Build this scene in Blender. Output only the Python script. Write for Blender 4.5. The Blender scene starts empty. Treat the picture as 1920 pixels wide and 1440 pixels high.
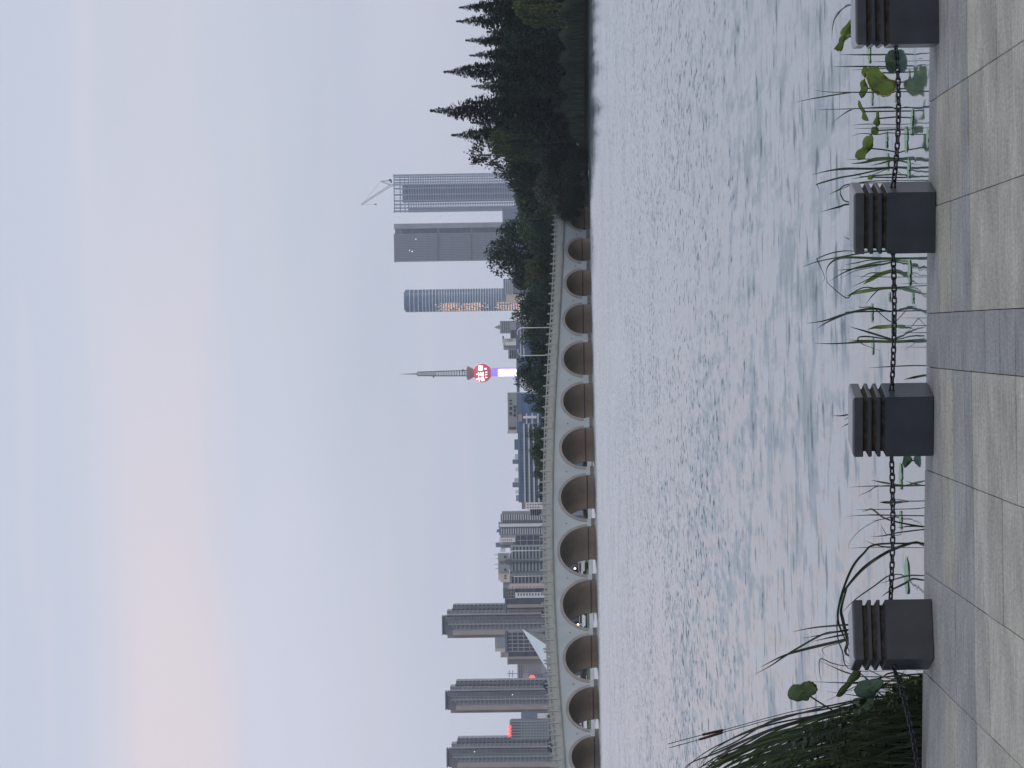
import bpy, math, random
import numpy as np
from mathutils import Vector, Matrix

sc = bpy.context.scene
COL = sc.collection
R = math.radians
rnd = random.Random(7)

# ------------------------------------------------------------------ camera
# The photograph lies on its side: world "up" points to the left of the frame.
# Upright pixel coordinates: u = 1440 - y (rightwards), v = x (downwards).
F = 6500.0            # focal length in photo pixels (long tele)
HOR = 1083.0          # horizon row in the middle
ROLL = R(0.85)
CAMZ = 2.0            # above the promenade
WATER = -0.25
th = math.atan((HOR - 960.0) / F)
FW = Vector((0, math.cos(th), math.sin(th)))
U0 = Vector((0, -math.sin(th), math.cos(th)))
R0 = Vector((1, 0, 0))
UPV = math.cos(ROLL) * U0 + math.sin(ROLL) * R0
RTV = math.cos(ROLL) * R0 - math.sin(ROLL) * U0
CAM = Vector((0, 0, CAMZ))
cd = bpy.data.cameras.new('camera')
cam = bpy.data.objects.new('camera', cd)
COL.objects.link(cam)
m3 = Matrix((-UPV, RTV, -FW)).transposed()
cam.matrix_world = Matrix.Translation(CAM) @ m3.to_4x4()
cd.sensor_fit = 'HORIZONTAL'
cd.sensor_width = 36.0
cd.lens = F / 1920.0 * 36.0
cd.clip_start = 0.5
cd.clip_end = 20000
sc.camera = cam

# ------------------------------------------------------------------ world
SUN_AZ, SUN_EL = R(130), R(16)       # azimuth from +Y towards +X ; soft evening light from behind on the right
sdir = Vector((math.sin(SUN_AZ) * math.cos(SUN_EL), math.cos(SUN_AZ) * math.cos(SUN_EL), math.sin(SUN_EL)))
w = bpy.data.worlds.new('World'); sc.world = w; w.use_nodes = True
wn, wl = w.node_tree.nodes, w.node_tree.links
wn.clear()
def wnode(t, **k):
    n = wn.new(t)
    for a, b in k.items(): setattr(n, a, b)
    return n
def wmath(op, a, b=None, c=None, clamp=False):
    n = wnode('ShaderNodeMath', operation=op); n.use_clamp = clamp
    for i, v in enumerate((a, b, c)):
        if v is None: continue
        if isinstance(v, (int, float)): n.inputs[i].default_value = v
        else: wl.new(v, n.inputs[i])
    return n.outputs[0]
def wstep(v, a, b):
    n = wnode('ShaderNodeMapRange', interpolation_type='SMOOTHSTEP')
    wl.new(v, n.inputs[0]); n.inputs[1].default_value = a; n.inputs[2].default_value = b
    return n.outputs[0]
def wmix(f, a, b):
    n = wnode('ShaderNodeMix', data_type='RGBA')
    if isinstance(f, (int, float)): n.inputs[0].default_value = f
    else: wl.new(f, n.inputs[0])
    for i, v in ((6, a), (7, b)):
        if isinstance(v, tuple): n.inputs[i].default_value = (*v, 1)
        else: wl.new(v, n.inputs[i])
    return n.outputs[2]
WS = 0.10
def sky_c(r, g, b): return (r / WS, g / WS, b / WS)
tc = wnode('ShaderNodeTexCoord')
sep = wnode('ShaderNodeSeparateXYZ'); wl.new(tc.outputs['Generated'], sep.inputs[0])
sky = wnode('ShaderNodeTexSky', sky_type='NISHITA')
sky.sun_disc = False; sky.sun_elevation = SUN_EL; sky.sun_rotation = SUN_AZ
sky.air_density = 1.4; sky.dust_density = 2.0
def wnoise(scl, scale, detail=4, rough=.5, off=(0, 0, 0)):
    mp = wnode('ShaderNodeMapping'); wl.new(tc.outputs['Generated'], mp.inputs[0])
    mp.inputs['Scale'].default_value = scl; mp.inputs['Location'].default_value = off
    n = wnode('ShaderNodeTexNoise'); wl.new(mp.outputs[0], n.inputs[0])
    n.inputs['Scale'].default_value = scale; n.inputs['Detail'].default_value = detail
    n.inputs['Roughness'].default_value = rough
    return n.outputs[0]
n1 = wnoise((1, 1, 7), 4.0, 4, .45)
n2 = wnoise((1, 1, 14), 7.0, 3, .5, (3, 1, 2))
n3 = wnoise((1, 1, 3), 2.6, 3, .5, (7, 5, 1))
zz = wmath('ADD', sep.outputs[2], wmath('MULTIPLY', wmath('SUBTRACT', n1, .5), .030))
band = wmath('MULTIPLY', wstep(zz, .096, .112), wmath('SUBTRACT', 1.0, wstep(zz, .118, .150)))
lside = wmath('SUBTRACT', 1.0, wstep(sep.outputs[0], -.12, .075))
band = wmath('MULTIPLY', band, wmath('ADD', wmath('MULTIPLY', lside, .74), .24))
grad = wmix(wstep(sep.outputs[2], 0, .06), (*sky_c(.590, .620, .760),), (*sky_c(.715, .730, .880),))
grad = wmix(wstep(sep.outputs[2], .105, .165), grad, sky_c(.610, .660, .800))
grad = wmix(wstep(n3, .45, .75), grad, sky_c(.575, .640, .780))
wisps = wmath('MULTIPLY', wstep(n2, .50, .72), .55)
cl = wmix(wisps, grad, sky_c(.690, .700, .825))
cl = wmix(wmath('MULTIPLY', band, .95), cl, sky_c(.835, .740, .800))
skyc = wmix(.90, sky.outputs[0], cl)
bg = wnode('ShaderNodeBackground'); bg.inputs[1].default_value = WS
wl.new(skyc, bg.inputs[0])
wo = wnode('ShaderNodeOutputWorld'); wl.new(bg.outputs[0], wo.inputs[0])

# ------------------------------------------------------------------ sun
ld = bpy.data.lights.new('sun', 'SUN'); ld.energy = 0.9; ld.angle = R(25); ld.color = (1.0, .94, .90)
sun = bpy.data.objects.new('sun', ld); COL.objects.link(sun)
sun.rotation_euler = (-sdir).to_track_quat('-Z', 'Y').to_euler()
sun.location = (0, 0, 50)

sc.view_settings.view_transform = 'Standard'
sc.view_settings.look = 'None'
sc.view_settings.exposure = 0.0
sc.view_settings.gamma = 1.0
sc.view_settings.use_curve_mapping = False
sc.render.engine = 'CYCLES'
sc.cycles.use_denoising = True
sc.cycles.max_bounces = 8
sc.cycles.volume_bounces = 2
sc.cycles.transparent_max_bounces = 8
sc.cycles.caustics_reflective = False
sc.cycles.caustics_refractive = False

# ------------------------------------------------------------------ pixel helpers
def ray(x, y):
    return FW * F + RTV * ((1440 - y) - 720.0) - UPV * (x - 960.0)
def P(x, y, D):                      # point at forward distance D
    d = ray(x, y); return CAM + d * (D / d.y)
def G(x, y, z=0.0):                  # point on the level z
    d = ray(x, y); return CAM + d * ((z - CAM.z) / d.z)

# ------------------------------------------------------------------ materials
MATS = {}
def mat(name, col, rough=.7, var=.12, scale=2.0, bump=0.0, bscale=None, spec=.4, metal=0.0,
        col2=None, emit=None, estr=1.0, island=0.0, stretch=(1, 1, 1), detail=4, trans=0.0):
    m = bpy.data.materials.new(name); m.use_nodes = True
    nt = m.node_tree; N, L = nt.nodes, nt.links
    b = N['Principled BSDF']
    b.inputs['Roughness'].default_value = rough
    b.inputs['Metallic'].default_value = metal
    b.inputs['Specular IOR Level'].default_value = spec
    t = N.new('ShaderNodeTexCoord'); mp = N.new('ShaderNodeMapping'); L.new(t.outputs['Object'], mp.inputs[0])
    mp.inputs['Scale'].default_value = stretch
    n = N.new('ShaderNodeTexNoise'); L.new(mp.outputs[0], n.inputs[0])
    n.inputs['Scale'].default_value = scale; n.inputs['Detail'].default_value = detail
    r = N.new('ShaderNodeMapRange'); L.new(n.outputs[0], r.inputs[0])
    r.inputs[1].default_value = .3; r.inputs[2].default_value = .7
    mx = N.new('ShaderNodeMix'); mx.data_type = 'RGBA'; L.new(r.outputs[0], mx.inputs[0])
    c2 = col2 or tuple(c * (1 + var) for c in col)
    c1 = col if col2 else tuple(c * (1 - var) for c in col)
    mx.inputs[6].default_value = (*c1, 1); mx.inputs[7].default_value = (*c2, 1)
    out = mx.outputs[2]
    if island:
        g = N.new('ShaderNodeNewGeometry'); r2 = N.new('ShaderNodeMapRange'); L.new(g.outputs['Random Per Island'], r2.inputs[0])
        r2.inputs[3].default_value = 1 - island; r2.inputs[4].default_value = 1 + island
        mm = N.new('ShaderNodeMix'); mm.data_type = 'RGBA'; mm.blend_type = 'MULTIPLY'; mm.inputs[0].default_value = 1
        L.new(out, mm.inputs[6]); L.new(r2.outputs[0], mm.inputs[7]); out = mm.outputs[2]
    L.new(out, b.inputs['Base Color'])
    if emit:
        b.inputs['Emission Color'].default_value = (*emit, 1); b.inputs['Emission Strength'].default_value = estr
    if trans:
        tr = N.new('ShaderNodeBsdfTranslucent'); L.new(out, tr.inputs[0])
        ms = N.new('ShaderNodeMixShader'); ms.inputs[0].default_value = trans
        L.new(b.outputs[0], ms.inputs[1]); L.new(tr.outputs[0], ms.inputs[2])
        L.new(ms.outputs[0], N['Material Output'].inputs[0])
    if bump:
        nb = N.new('ShaderNodeTexNoise'); L.new(mp.outputs[0], nb.inputs[0]); nb.inputs['Scale'].default_value = bscale or scale * 4
        nb.inputs['Detail'].default_value = 5
        bp = N.new('ShaderNodeBump'); bp.inputs['Strength'].default_value = 1; bp.inputs['Distance'].default_value = bump
        L.new(nb.outputs[0], bp.inputs['Height']); L.new(bp.outputs[0], b.inputs['Normal'])
    MATS[name] = m
    return m

# ------------------------------------------------------------------ mesh helpers
def tag(o, label=None, cat=None, group=None, kind=None):
    if label: o['label'] = label
    if cat: o['category'] = cat
    if group: o['group'] = group
    if kind: o['kind'] = kind
    return o
def empty(name, loc=(0, 0, 0), rz=0.0, label=None, cat=None, group=None):
    o = bpy.data.objects.new(name, None); COL.objects.link(o)
    o.location = loc; o.rotation_euler = (0, 0, rz); o.empty_display_size = .3
    return tag(o, label, cat, group)
class MB:
    def __init__(s): s.v = []; s.f = []
    def add(s, vs, fs):
        b = len(s.v); s.v += [tuple(p) for p in vs]; s.f += [tuple(b + i for i in f) for f in fs]
    def quad(s, a, b, c, d): s.add((a, b, c, d), ((0, 1, 2, 3),))
    def box(s, x0, x1, y0, y1, z0, z1):
        s.add([(x0, y0, z0), (x1, y0, z0), (x1, y1, z0), (x0, y1, z0), (x0, y0, z1), (x1, y0, z1), (x1, y1, z1), (x0, y1, z1)],
              [(0, 3, 2, 1), (4, 5, 6, 7), (0, 1, 5, 4), (1, 2, 6, 5), (2, 3, 7, 6), (3, 0, 4, 7)])
    def bar(s, a, b, wd, hg=None):               # square bar between two points
        s.tube([a, b], [wd / 2 * 1.414] * 2, 4)
    def tube(s, pts, rad, n=6, cap=True):
        pts = [Vector(p) for p in pts]
        if isinstance(rad, (int, float)): rad = [rad] * len(pts)
        rings = []; up = None
        for i, p in enumerate(pts):
            t = (pts[min(i + 1, len(pts) - 1)] - pts[max(i - 1, 0)]).normalized()
            if up is None: up = Vector((0, 0, 1)) if abs(t.z) < .9 else Vector((0, 1, 0))
            a = t.cross(up)
            if a.length < 1e-4: a = t.cross(Vector((1, 0, 0)))
            a.normalize(); b = a.cross(t).normalized(); up = b
            rings.append([p + (a * math.cos(2 * math.pi * (k + .5) / n) + b * math.sin(2 * math.pi * (k + .5) / n)) * rad[i] for k in range(n)])
        vs = [q for r_ in rings for q in r_]; fs = []
        for i in range(len(pts) - 1):
            for k in range(n):
                k2 = (k + 1) % n
                fs.append((i * n + k, i * n + k2, (i + 1) * n + k2, (i + 1) * n + k))
        if cap: fs.append(tuple(reversed(range(n)))); fs.append(tuple((len(pts) - 1) * n + k for k in range(n)))
        s.add(vs, fs)
    def lathe(s, prof, n=24, c=(0, 0)):
        vs = []; fs = []
        for r_, z in prof:
            for k in range(n):
                a = 2 * math.pi * k / n; vs.append((c[0] + r_ * math.cos(a), c[1] + r_ * math.sin(a), z))
        for i in range(len(prof) - 1):
            for k in range(n):
                k2 = (k + 1) % n; fs.append((i * n + k, i * n + k2, (i + 1) * n + k2, (i + 1) * n + k))
        s.add(vs, fs)
    def mesh(s, name, mt, smooth=False, off=None):
        me = bpy.data.meshes.new(name)
        v = s.v if off is None else [(p[0] - off[0], p[1] - off[1], p[2] - off[2]) for p in s.v]
        me.from_pydata(v, [], s.f); me.materials.append(MATS[mt] if isinstance(mt, str) else mt)
        if smooth: me.polygons.foreach_set('use_smooth', [True] * len(me.polygons))
        me.update(); return me
    def build(s, name, mt, parent=None, smooth=False, world=True, loc=None):
        """world=True: vertices are world coordinates; they become relative to the parent (parents here are unrotated then)"""
        off = None
        if parent is not None and world:
            off = Vector(parent.location); q = parent.parent
            while q is not None: off = off + Vector(q.location); q = q.parent
        elif loc is not None: off = loc
        me = s.mesh(name, mt, smooth, off)
        o = bpy.data.objects.new(name, me); COL.objects.link(o)
        if parent is not None: o.parent = parent
        elif loc is not None: o.location = loc
        return o
def inst(name, me, parent=None, loc=(0, 0, 0), rot=(0, 0, 0), scale=(1, 1, 1)):
    o = bpy.data.objects.new(name, me); COL.objects.link(o); o.parent = parent
    o.location = loc; o.rotation_euler = rot; o.scale = scale; return o
def catmull(pts, n=5):
    pts = [Vector(p) for p in pts]
    if len(pts) < 3: return [pts[0].lerp(pts[1], i / n) for i in range(n + 1)]
    out = []
    q = [pts[0] * 2 - pts[1]] + pts + [pts[-1] * 2 - pts[-2]]
    for i in range(1, len(q) - 2):
        a, b, c, d = q[i - 1:i + 3]
        for k in range(n):
            t = k / n
            out.append(.5 * ((2 * b) + (c - a) * t + (2 * a - 5 * b + 4 * c - d) * t * t + (3 * b - a - 3 * c + d) * t ** 3))
    out.append(pts[-1]); return out

# ------------------------------------------------------------------ palette
mat('granite_light', (.40, .385, .35), .62, .10, 9, .0015, 60, .45, island=.0, stretch=(1, 5, 1))
mat('granite_kerb', (.27, .265, .255), .72, .16, 8, .001, 60, .3)
mat('granite_grey', (.235, .232, .225), .68, .12, 8, .001, 60, .35)
mat('granite_dark', (.011, .015, .023), .36, .30, 6, .0010, 140, .5, col2=(.022, .028, .038), detail=9)
mat('granite_rough', (.020, .019, .018), .9, .35, 26, .004, 60, .2, col2=(.060, .055, .050))
mat('granite_polished', (.030, .034, .043), .24, .30, 9, .0, 110, .6)
mat('joint', (.06, .058, .055), .9, .2, 20)
mat('chain_iron', (.045, .047, .055), .42, .3, 30, .0008, 120, .5, metal=.75)
mat('bridge_concrete', (.355, .40, .43), .8, .14, .35, .01, 3, .2, col2=(.43, .475, .50), stretch=(1, 1, .6))
mat('bridge_ring', (.29, .265, .255), .8, .12, .8, .01, 3, .2)
mat('bridge_barrel', (.62, .46, .34), .85, .2, .5, .01, 3, .15, col2=(.48, .355, .26))
mat('bridge_stone', (.36, .385, .385), .8, .2, .6, .01, 4, .2, col2=(.26, .27, .245))
mat('bridge_dark', (.16, .14, .125), .9, .3, 1.0)
mat('lamp_white', (.78, .78, .78), .4, .05, 2)
mat('leaf_dark', (.026, .050, .028), .6, .45, .35, spec=.25, island=.45, trans=.2)
mat('leaf_conifer', (.021, .044, .027), .65, .45, .3, spec=.2, island=.5, trans=.15)
mat('leaf_mid', (.058, .092, .034), .6, .45, .3, spec=.25, island=.45, trans=.25)
mat('leaf_light', (.070, .095, .036), .6, .4, .3, spec=.25, island=.4, trans=.25)
mat('leaf_olive', (.075, .085, .050), .6, .5, .4, spec=.25, island=.5, trans=.2)
mat('bark', (.06, .052, .045), .9, .3, 3)
mat('bark_pale', (.055, .05, .045), .9, .3, 3)
mat('reed_far', (.036, .058, .030), .7, .4, .6, island=.4, trans=.2)
mat('bank', (.014, .015, .010), .9, .4, .4)
mat('grass', (.06, .10, .03), .9, .4, .6)
mat('land', (.10, .10, .085), .9, .3, .05)
mat('quay', (.66, .68, .70), .8, .12, .4)
mat('asphalt', (.06, .06, .065), .9, .2, .5)
# city
mat('city_glass', (.045, .060, .088), .25, .45, .16, spec=.5, stretch=(.6, .6, 2.2), detail=2)
mat('city_glass_blue', (.075, .14, .25), .22, .3, .2, spec=.5, stretch=(1, 1, 2))
mat('city_grey', (.30, .31, .335), .8, .15, .1)
mat('city_grey_dark', (.12, .13, .155), .8, .2, .12)
mat('city_beige', (.34, .30, .28), .8, .12, .08)
mat('city_brown', (.22, .195, .19), .8, .15, .08)
mat('city_pale', (.52, .53, .55), .8, .1, .1)
mat('city_white', (.72, .72, .74), .8, .06, .1)
mat('city_pink', (.56, .49, .48), .8, .08, .1)
mat('city_cream', (.58, .52, .46), .8, .08, .1)
mat('city_greengrey', (.29, .33, .345), .8, .1, .1)
mat('city_slab', (.26, .32, .42), .7, .15, .1)
mat('city_core', (.12, .16, .23), .7, .2, .1)
mat('city_fin', (.27, .29, .35), .6, .15, .08)
mat('city_band', (.62, .68, .76), .5, .1, .1)
mat('city_bluewall', (.15, .20, .27), .6, .1, .1)
mat('steel', (.22, .23, .26), .6, .2, .3)
mat('steel_dark', (.022, .024, .032), .6, .2, .3)
mat('tower_pink', (.45, .22, .22), .6, .15, .2)
mat('sphere_red', (.45, .05, .07), .5, .15, .15, emit=(1.0, .08, .12), estr=.38)
mat('led_white', (.8, .8, .8), .5, .02, 1, emit=(1, .97, 1), estr=2.2)
mat('led_pink', (.8, .5, .6), .5, .02, 1, emit=(1, .45, .60), estr=1.2)
mat('led_violet', (.3, .2, .8), .5, .05, 1, emit=(.34, .22, 1.0), estr=.85)
mat('sign_red', (.8, .1, .08), .5, .05, 1, emit=(1, .10, .07), estr=1.6)
mat('sunset_glow', (.8, .5, .3), .4, .2, .2, emit=(1, .64, .46), estr=.70)  # emission imitates sunset reflected in the glass, not lit rooms
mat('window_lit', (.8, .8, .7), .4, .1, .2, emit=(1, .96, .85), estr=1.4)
mat('pyramid_glass', (.62, .70, .74), .3, .08, .2, spec=.5)
mat('car_white', (.75, .75, .76), .3, .03, 1, spec=.5)
mat('car_dark', (.03, .032, .038), .3, .1, 1, spec=.5)
mat('car_red', (.35, .03, .03), .3, .1, 1, spec=.5)
mat('car_silver', (.45, .46, .48), .3, .05, 1, spec=.5)
mat('car_glass', (.02, .022, .026), .1, .1, 1, spec=.5)
mat('tyre', (.015, .015, .016), .8, .1, 4)
mat('lamp_glow', (.9, .6, .3), .5, .05, 1, emit=(1, .55, .22), estr=4.0)
mat('cloth_blue', (.06, .08, .25), .8, .2, 3)
mat('cloth_dark', (.03, .03, .035), .8, .2, 3)
mat('skin', (.42, .27, .19), .6, .05, 3)
# water plants
mat('blade_dark', (.022, .034, .020), .45, .3, 6, spec=.4, island=.2, trans=.15)
mat('blade_green', (.050, .085, .022), .45, .3, 6, spec=.4, island=.25, trans=.3)
mat('under_green', (.026, .040, .016), .55, .4, 5, spec=.3, island=.45, trans=.2)
mat('blade_lime', (.13, .19, .035), .45, .25, 6, spec=.4, trans=.3)
mat('blade_straw', (.30, .27, .17), .7, .25, 6, trans=.2)
mat('lotus_lime', (.115, .175, .025), .5, .25, 9, .002, 30, .35, trans=.3)
mat('lotus_olive', (.052, .088, .026), .5, .3, 9, .002, 30, .35, trans=.25)
mat('lotus_dark', (.030, .070, .035), .5, .3, 9, .002, 30, .35, trans=.25)
mat('lotus_blue', (.045, .085, .062), .55, .25, 9, .002, 30, .35, trans=.2)
mat('lotus_vein', (.10, .15, .045), .5, .15, 9, trans=.2)
mat('lotus_rim', (.30, .22, .07), .6, .3, 20, trans=.2)
mat('pad_pale', (.21, .33, .21), .5, .25, 12, spec=.5)
mat('cattail', (.042, .020, .016), .9, .25, 40)

# water: slopes are given straight to the normal, so the far water stays rippled
def water_material():
    m = bpy.data.materials.new('water'); m.use_nodes = True
    N, L = m.node_tree.nodes, m.node_tree.links
    b = N['Principled BSDF']
    b.inputs['Base Color'].default_value = (.075, .118, .124, 1)
    b.inputs['Roughness'].default_value = .045
    b.inputs['IOR'].default_value = 1.333
    def M(op, a, bb=None, c=None):
        n = N.new('ShaderNodeMath'); n.operation = op
        for i, v in enumerate((a, bb, c)):
            if v is None: continue
            if isinstance(v, (int, float)): n.inputs[i].default_value = v
            else: L.new(v, n.inputs[i])
        return n.outputs[0]
    def step(v, a, bb, lo=0, hi=1):
        n = N.new('ShaderNodeMapRange'); n.interpolation_type = 'SMOOTHSTEP'; L.new(v, n.inputs[0])
        n.inputs[1].default_value = a; n.inputs[2].default_value = bb; n.inputs[3].default_value = lo; n.inputs[4].default_value = hi
        return n.outputs[0]
    t = N.new('ShaderNodeTexCoord'); sp = N.new('ShaderNodeSeparateXYZ'); L.new(t.outputs['Object'], sp.inputs[0])
    def noise(scale, stretch, detail=2, rough=.5, off=0.0, dist=0.0):
        mp = N.new('ShaderNodeMapping'); L.new(t.outputs['Object'], mp.inputs[0])
        mp.inputs['Scale'].default_value = stretch; mp.inputs['Location'].default_value = (off, off * .7, 0)
        n = N.new('ShaderNodeTexNoise'); L.new(mp.outputs[0], n.inputs[0]); n.inputs['Scale'].default_value = scale
        n.inputs['Detail'].default_value = detail; n.inputs['Roughness'].default_value = rough
        n.inputs['Distortion'].default_value = dist
        return n
    a = noise(1.7, (2.3, .60, 1), 3, .55)          # wavelets
    bnz = noise(4.6, (1.5, .34, 1), 2, .5, 11)      # ripples
    c = noise(.22, (1, .35, 1), 2, .5, 5)        # wind patches
    d = noise(.045, (1, .4, 1), 2, .5, 9)        # broad patches
    e = noise(1.1, (4.0, .45, 1), 4, .6, 21)       # far wavelets
    near = step(sp.outputs[1], 30, 66)
    class Mixed:                                 # slow, long wavelets in the sheltered near water, choppier further out
        def __init__(q, n0, n1):
            mx = N.new('ShaderNodeMix'); L.new(near, mx.inputs[0]); L.new(n0.outputs[0], mx.inputs[2]); L.new(n1.outputs[0], mx.inputs[3]); q.outputs = [mx.outputs[0]]
    a = Mixed(noise(1.55, (.85, .80, 1), 3, .5, 3), a)
    bnz = Mixed(noise(3.4, (.75, .70, 1), 2, .5, 13), bnz)
    calm = step(sp.outputs[1], 21.5, 33, .22, 1.0)
    patch = M('ADD', M('MULTIPLY', c.outputs[0], .9), M('MULTIPLY', d.outputs[0], .5))
    patch = step(patch, .50, .95, .45, 1.25)
    s1 = step(a.outputs[0], .44, .66, 0.0, .028)
    s2 = step(bnz.outputs[0], .52, .74, 0.0, .060)
    s3 = step(M('MULTIPLY', a.outputs[0], bnz.outputs[0]), .31, .42, 0.0, 1.0)
    s3 = M('MULTIPLY', s3, step(sp.outputs[1], 30, 60, .13, .26))
    s4 = step(e.outputs[0], .42, .70, 0.0, .036)
    f = noise(.62, (1.5, .75, 1), 3, .55, 41, .6)  # slow undulations
    s5 = M('MULTIPLY', step(f.outputs[0], .46, .66, 0.0, .050), step(sp.outputs[1], 34, 62, 1.0, .25))
    sl = M('ADD', M('ADD', M('ADD', s1, s2), M('ADD', s3, s4)), s5)
    sl = M('MULTIPLY', M('MULTIPLY', sl, patch), calm)
    sl = M('ADD', sl, M('MULTIPLY', step(sp.outputs[1], 24, 60, .0, 1.0), .030))
    sx = M('MULTIPLY', M('SUBTRACT', a.outputs[0], .5), .10)
    sx = M('ADD', sx, M('MULTIPLY', M('SUBTRACT', bnz.outputs[0], .5), .14))
    sx = M('MULTIPLY', sx, calm)
    # small signed wobble keeps reflections of stems wavy near the edge
    wob = noise(3.0, (.8, 1, 1), 2, .5, 31)
    sy = M('ADD', M('MULTIPLY', sl, -1.0), M('MULTIPLY', M('SUBTRACT', wob.outputs[0], .5), step(sp.outputs[1], 24, 45, .022, .0)))
    cb = N.new('ShaderNodeCombineXYZ'); L.new(sx, cb.inputs[0]); L.new(sy, cb.inputs[1]); cb.inputs[2].default_value = 1
    nm = N.new('ShaderNodeVectorMath'); nm.operation = 'NORMALIZE'; L.new(cb.outputs[0], nm.inputs[0])
    L.new(nm.outputs[0], b.inputs['Normal'])
    MATS['water'] = m
water_material()

# ------------------------------------------------------------------ ground, water, land
def struct(o): o['kind'] = 'structure'; return o
m = MB(); m.quad((-1480, -90, -.9), (1480, -90, -.9), (1480, 4980, -.9), (-1480, 4980, -.9))
struct(m.build('ground', 'land'))
m = MB(); m.quad((-700, 12, WATER), (700, 12, WATER), (700, 900, WATER), (-700, 900, WATER))
struct(m.build('water', 'water'))

# bridge frame: facade runs through (0,540), turned 38 degrees
PSI = R(38); BD = 540.0
BB = Vector((math.cos(PSI), math.sin(PSI), 0)); BN = Vector((-math.sin(PSI), math.cos(PSI), 0))
def BT(x, y, off=0.0):               # pixel -> (t, z) on the facade plane (off = metres behind it)
    d = ray(x, y)
    s = (BD * BN.y + off) / (d.x * BN.x + d.y * BN.y)
    p = CAM + d * s
    q = p - Vector((0, BD, 0)) - BN * off
    return q.dot(BB), p.z
def BW(t, z, off=0.0): return Vector((0, BD, 0)) + BB * t + BN * off + Vector((0, 0, z))

# far shore and right-hand shore (one land sheet with a bank)
shore = [(-760, 700), (-200, 668), (-70, 655), (0, 650), (26, 640), (27, 578), (35.6, 551), (41.8, 523), (47, 493), (51.2, 462), (57, 432), (75, 410), (110, 395), (300, 360), (760, 330)]
back = [(760, 4970), (-760, 4970)]
m = MB()
front = shore
for i in range(len(front) - 1):
    a, b = front[i], front[i + 1]
    ao = (a[0] + (2.5 if i > 4 else 0), a[1] + 3); bo = (b[0] + (2.5 if i > 3 else 0), b[1] + 3)
    m.quad((a[0], a[1], -.9), (b[0], b[1], -.9), (bo[0], bo[1], .55), (ao[0], ao[1], .55))
top = [(a[0] + (2.5 if i > 4 else 0), a[1] + 3, .55) for i, a in enumerate(front)] + [(1470, 340, .55), (1470, 4970, .55), (-1470, 4970, .55), (-1470, 705, .55)]
m.add(top, [tuple(range(len(top)))])
struct(m.build('shore_land', 'bank'))
# quay on the far bank, seen through the arches, then lawn and road
m = MB(); m.box(-140, 26, 645, 648.5, -.9, .42); q = struct(m.build('quay_wall', 'quay')); tag(q, 'low white quay wall along the far bank behind the arches')
m = MB(); m.quad((-150, 648.5, .42), (30, 648.5, .42), (30, 662, .85), (-150, 662, .85)); struct(m.build('lawn', 'grass'))
m = MB(); m.quad((-260, 662, .86), (40, 662, .86), (40, 676, .88), (-260, 676, .88)); struct(m.build('road', 'asphalt'))

# ------------------------------------------------------------------ promenade
promenade = empty('promenade', (0, 17, 0)); struct(promenade)
# column joints run from the viewer to the water; row joints run along the shore
def colline(xf, yf, xn, yn):
    a, b = G(xf, yf), G(xn, yn); return a, b
cl_ = [colline(1752, 1085, 1920, 1195), colline(1752, 887, 1920, 948), colline(1752, 690, 1920, 702),
       colline(1752, 587, 1920, 580), colline(1758, 385, 1920, 335), colline(1760, 180, 1920, 80)]
# mean direction of the joints
sl = sum((a.x - b.x) / (a.y - b.y) for a, b in cl_) / len(cl_)
cx = [a.x + (18.0 - a.y) * sl for a, b in cl_]
step_ = (cx[-1] - cx[3]) / 2
cols = [cx[0] - step_ * k for k in range(4, 0, -1)] + cx + [cx[-1] + step_ * k for k in range(1, 5)]
darkcol = 4 + 2
rows_v = [1766, 1787.5, 1810, 1824, 1850, 1878, 1906.5, 1935]
rows = [G(v, 900).y for v in rows_v]
while rows[-1] > 11.5: rows.append(rows[-1] - .58)
ra = (G(1816, 350).y - G(1829.5, 1400).y) / (G(1816, 350).x - G(1829.5, 1400).x)   # slant of the rows
ea_l, ea_r = G(1732, 1080), G(1742.5, 100)                                           # water edge
es = (ea_r.y - ea_l.y) / (ea_r.x - ea_l.x)
x900 = G(1800, 900).x
def rowY(i, x): return rows[i] + ra * (x - x900)
def edgeY(x): return ea_l.y + es * (x - ea_l.x)
def colX(i, y): return cols[i] + (y - 18.0) * sl
THK = .08; GAP = .0018; RGAP = .012
def slab(name, mt, x0, x1, y0f, y1f):
    """prism with the joint left free; y0f/y1f are functions of x"""
    xs = (x0, x1)
    c = []
    for x, s_ in ((x0, 1), (x1, -1)):
        xx = x + s_ * GAP
        c.append((xx, y0f(xx) + RGAP)); c.append((xx, y1f(xx) - RGAP))
    (a, b), (d, e) = (c[0], c[1]), (c[2], c[3])
    z1 = rnd.uniform(-.002, .0015)
    pts = [(p[0] + (p[1] - 18.0) * sl, p[1]) for p in (a, d, e, b)]
    mb = MB()
    ins = .003
    cxm = sum(p[0] for p in pts) / 4; cym = sum(p[1] for p in pts) / 4
    inner = [(p[0] + (ins if p[0] < cxm else -ins), p[1] + (ins if p[1] < cym else -ins)) for p in pts]
    vs = [(p[0], p[1], -THK) for p in pts] + [(p[0], p[1], z1 - .003) for p in pts] + [(p[0], p[1], z1) for p in inner]
    fs = [(0, 1, 5, 4), (1, 2, 6, 5), (2, 3, 7, 6), (3, 0, 4, 7), (4, 5, 9, 8), (5, 6, 10, 9), (6, 7, 11, 10), (7, 4, 8, 11), (8, 9, 10, 11)]
    mb.add(vs, fs)
    return mb.build(name, mt, promenade)
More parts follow.
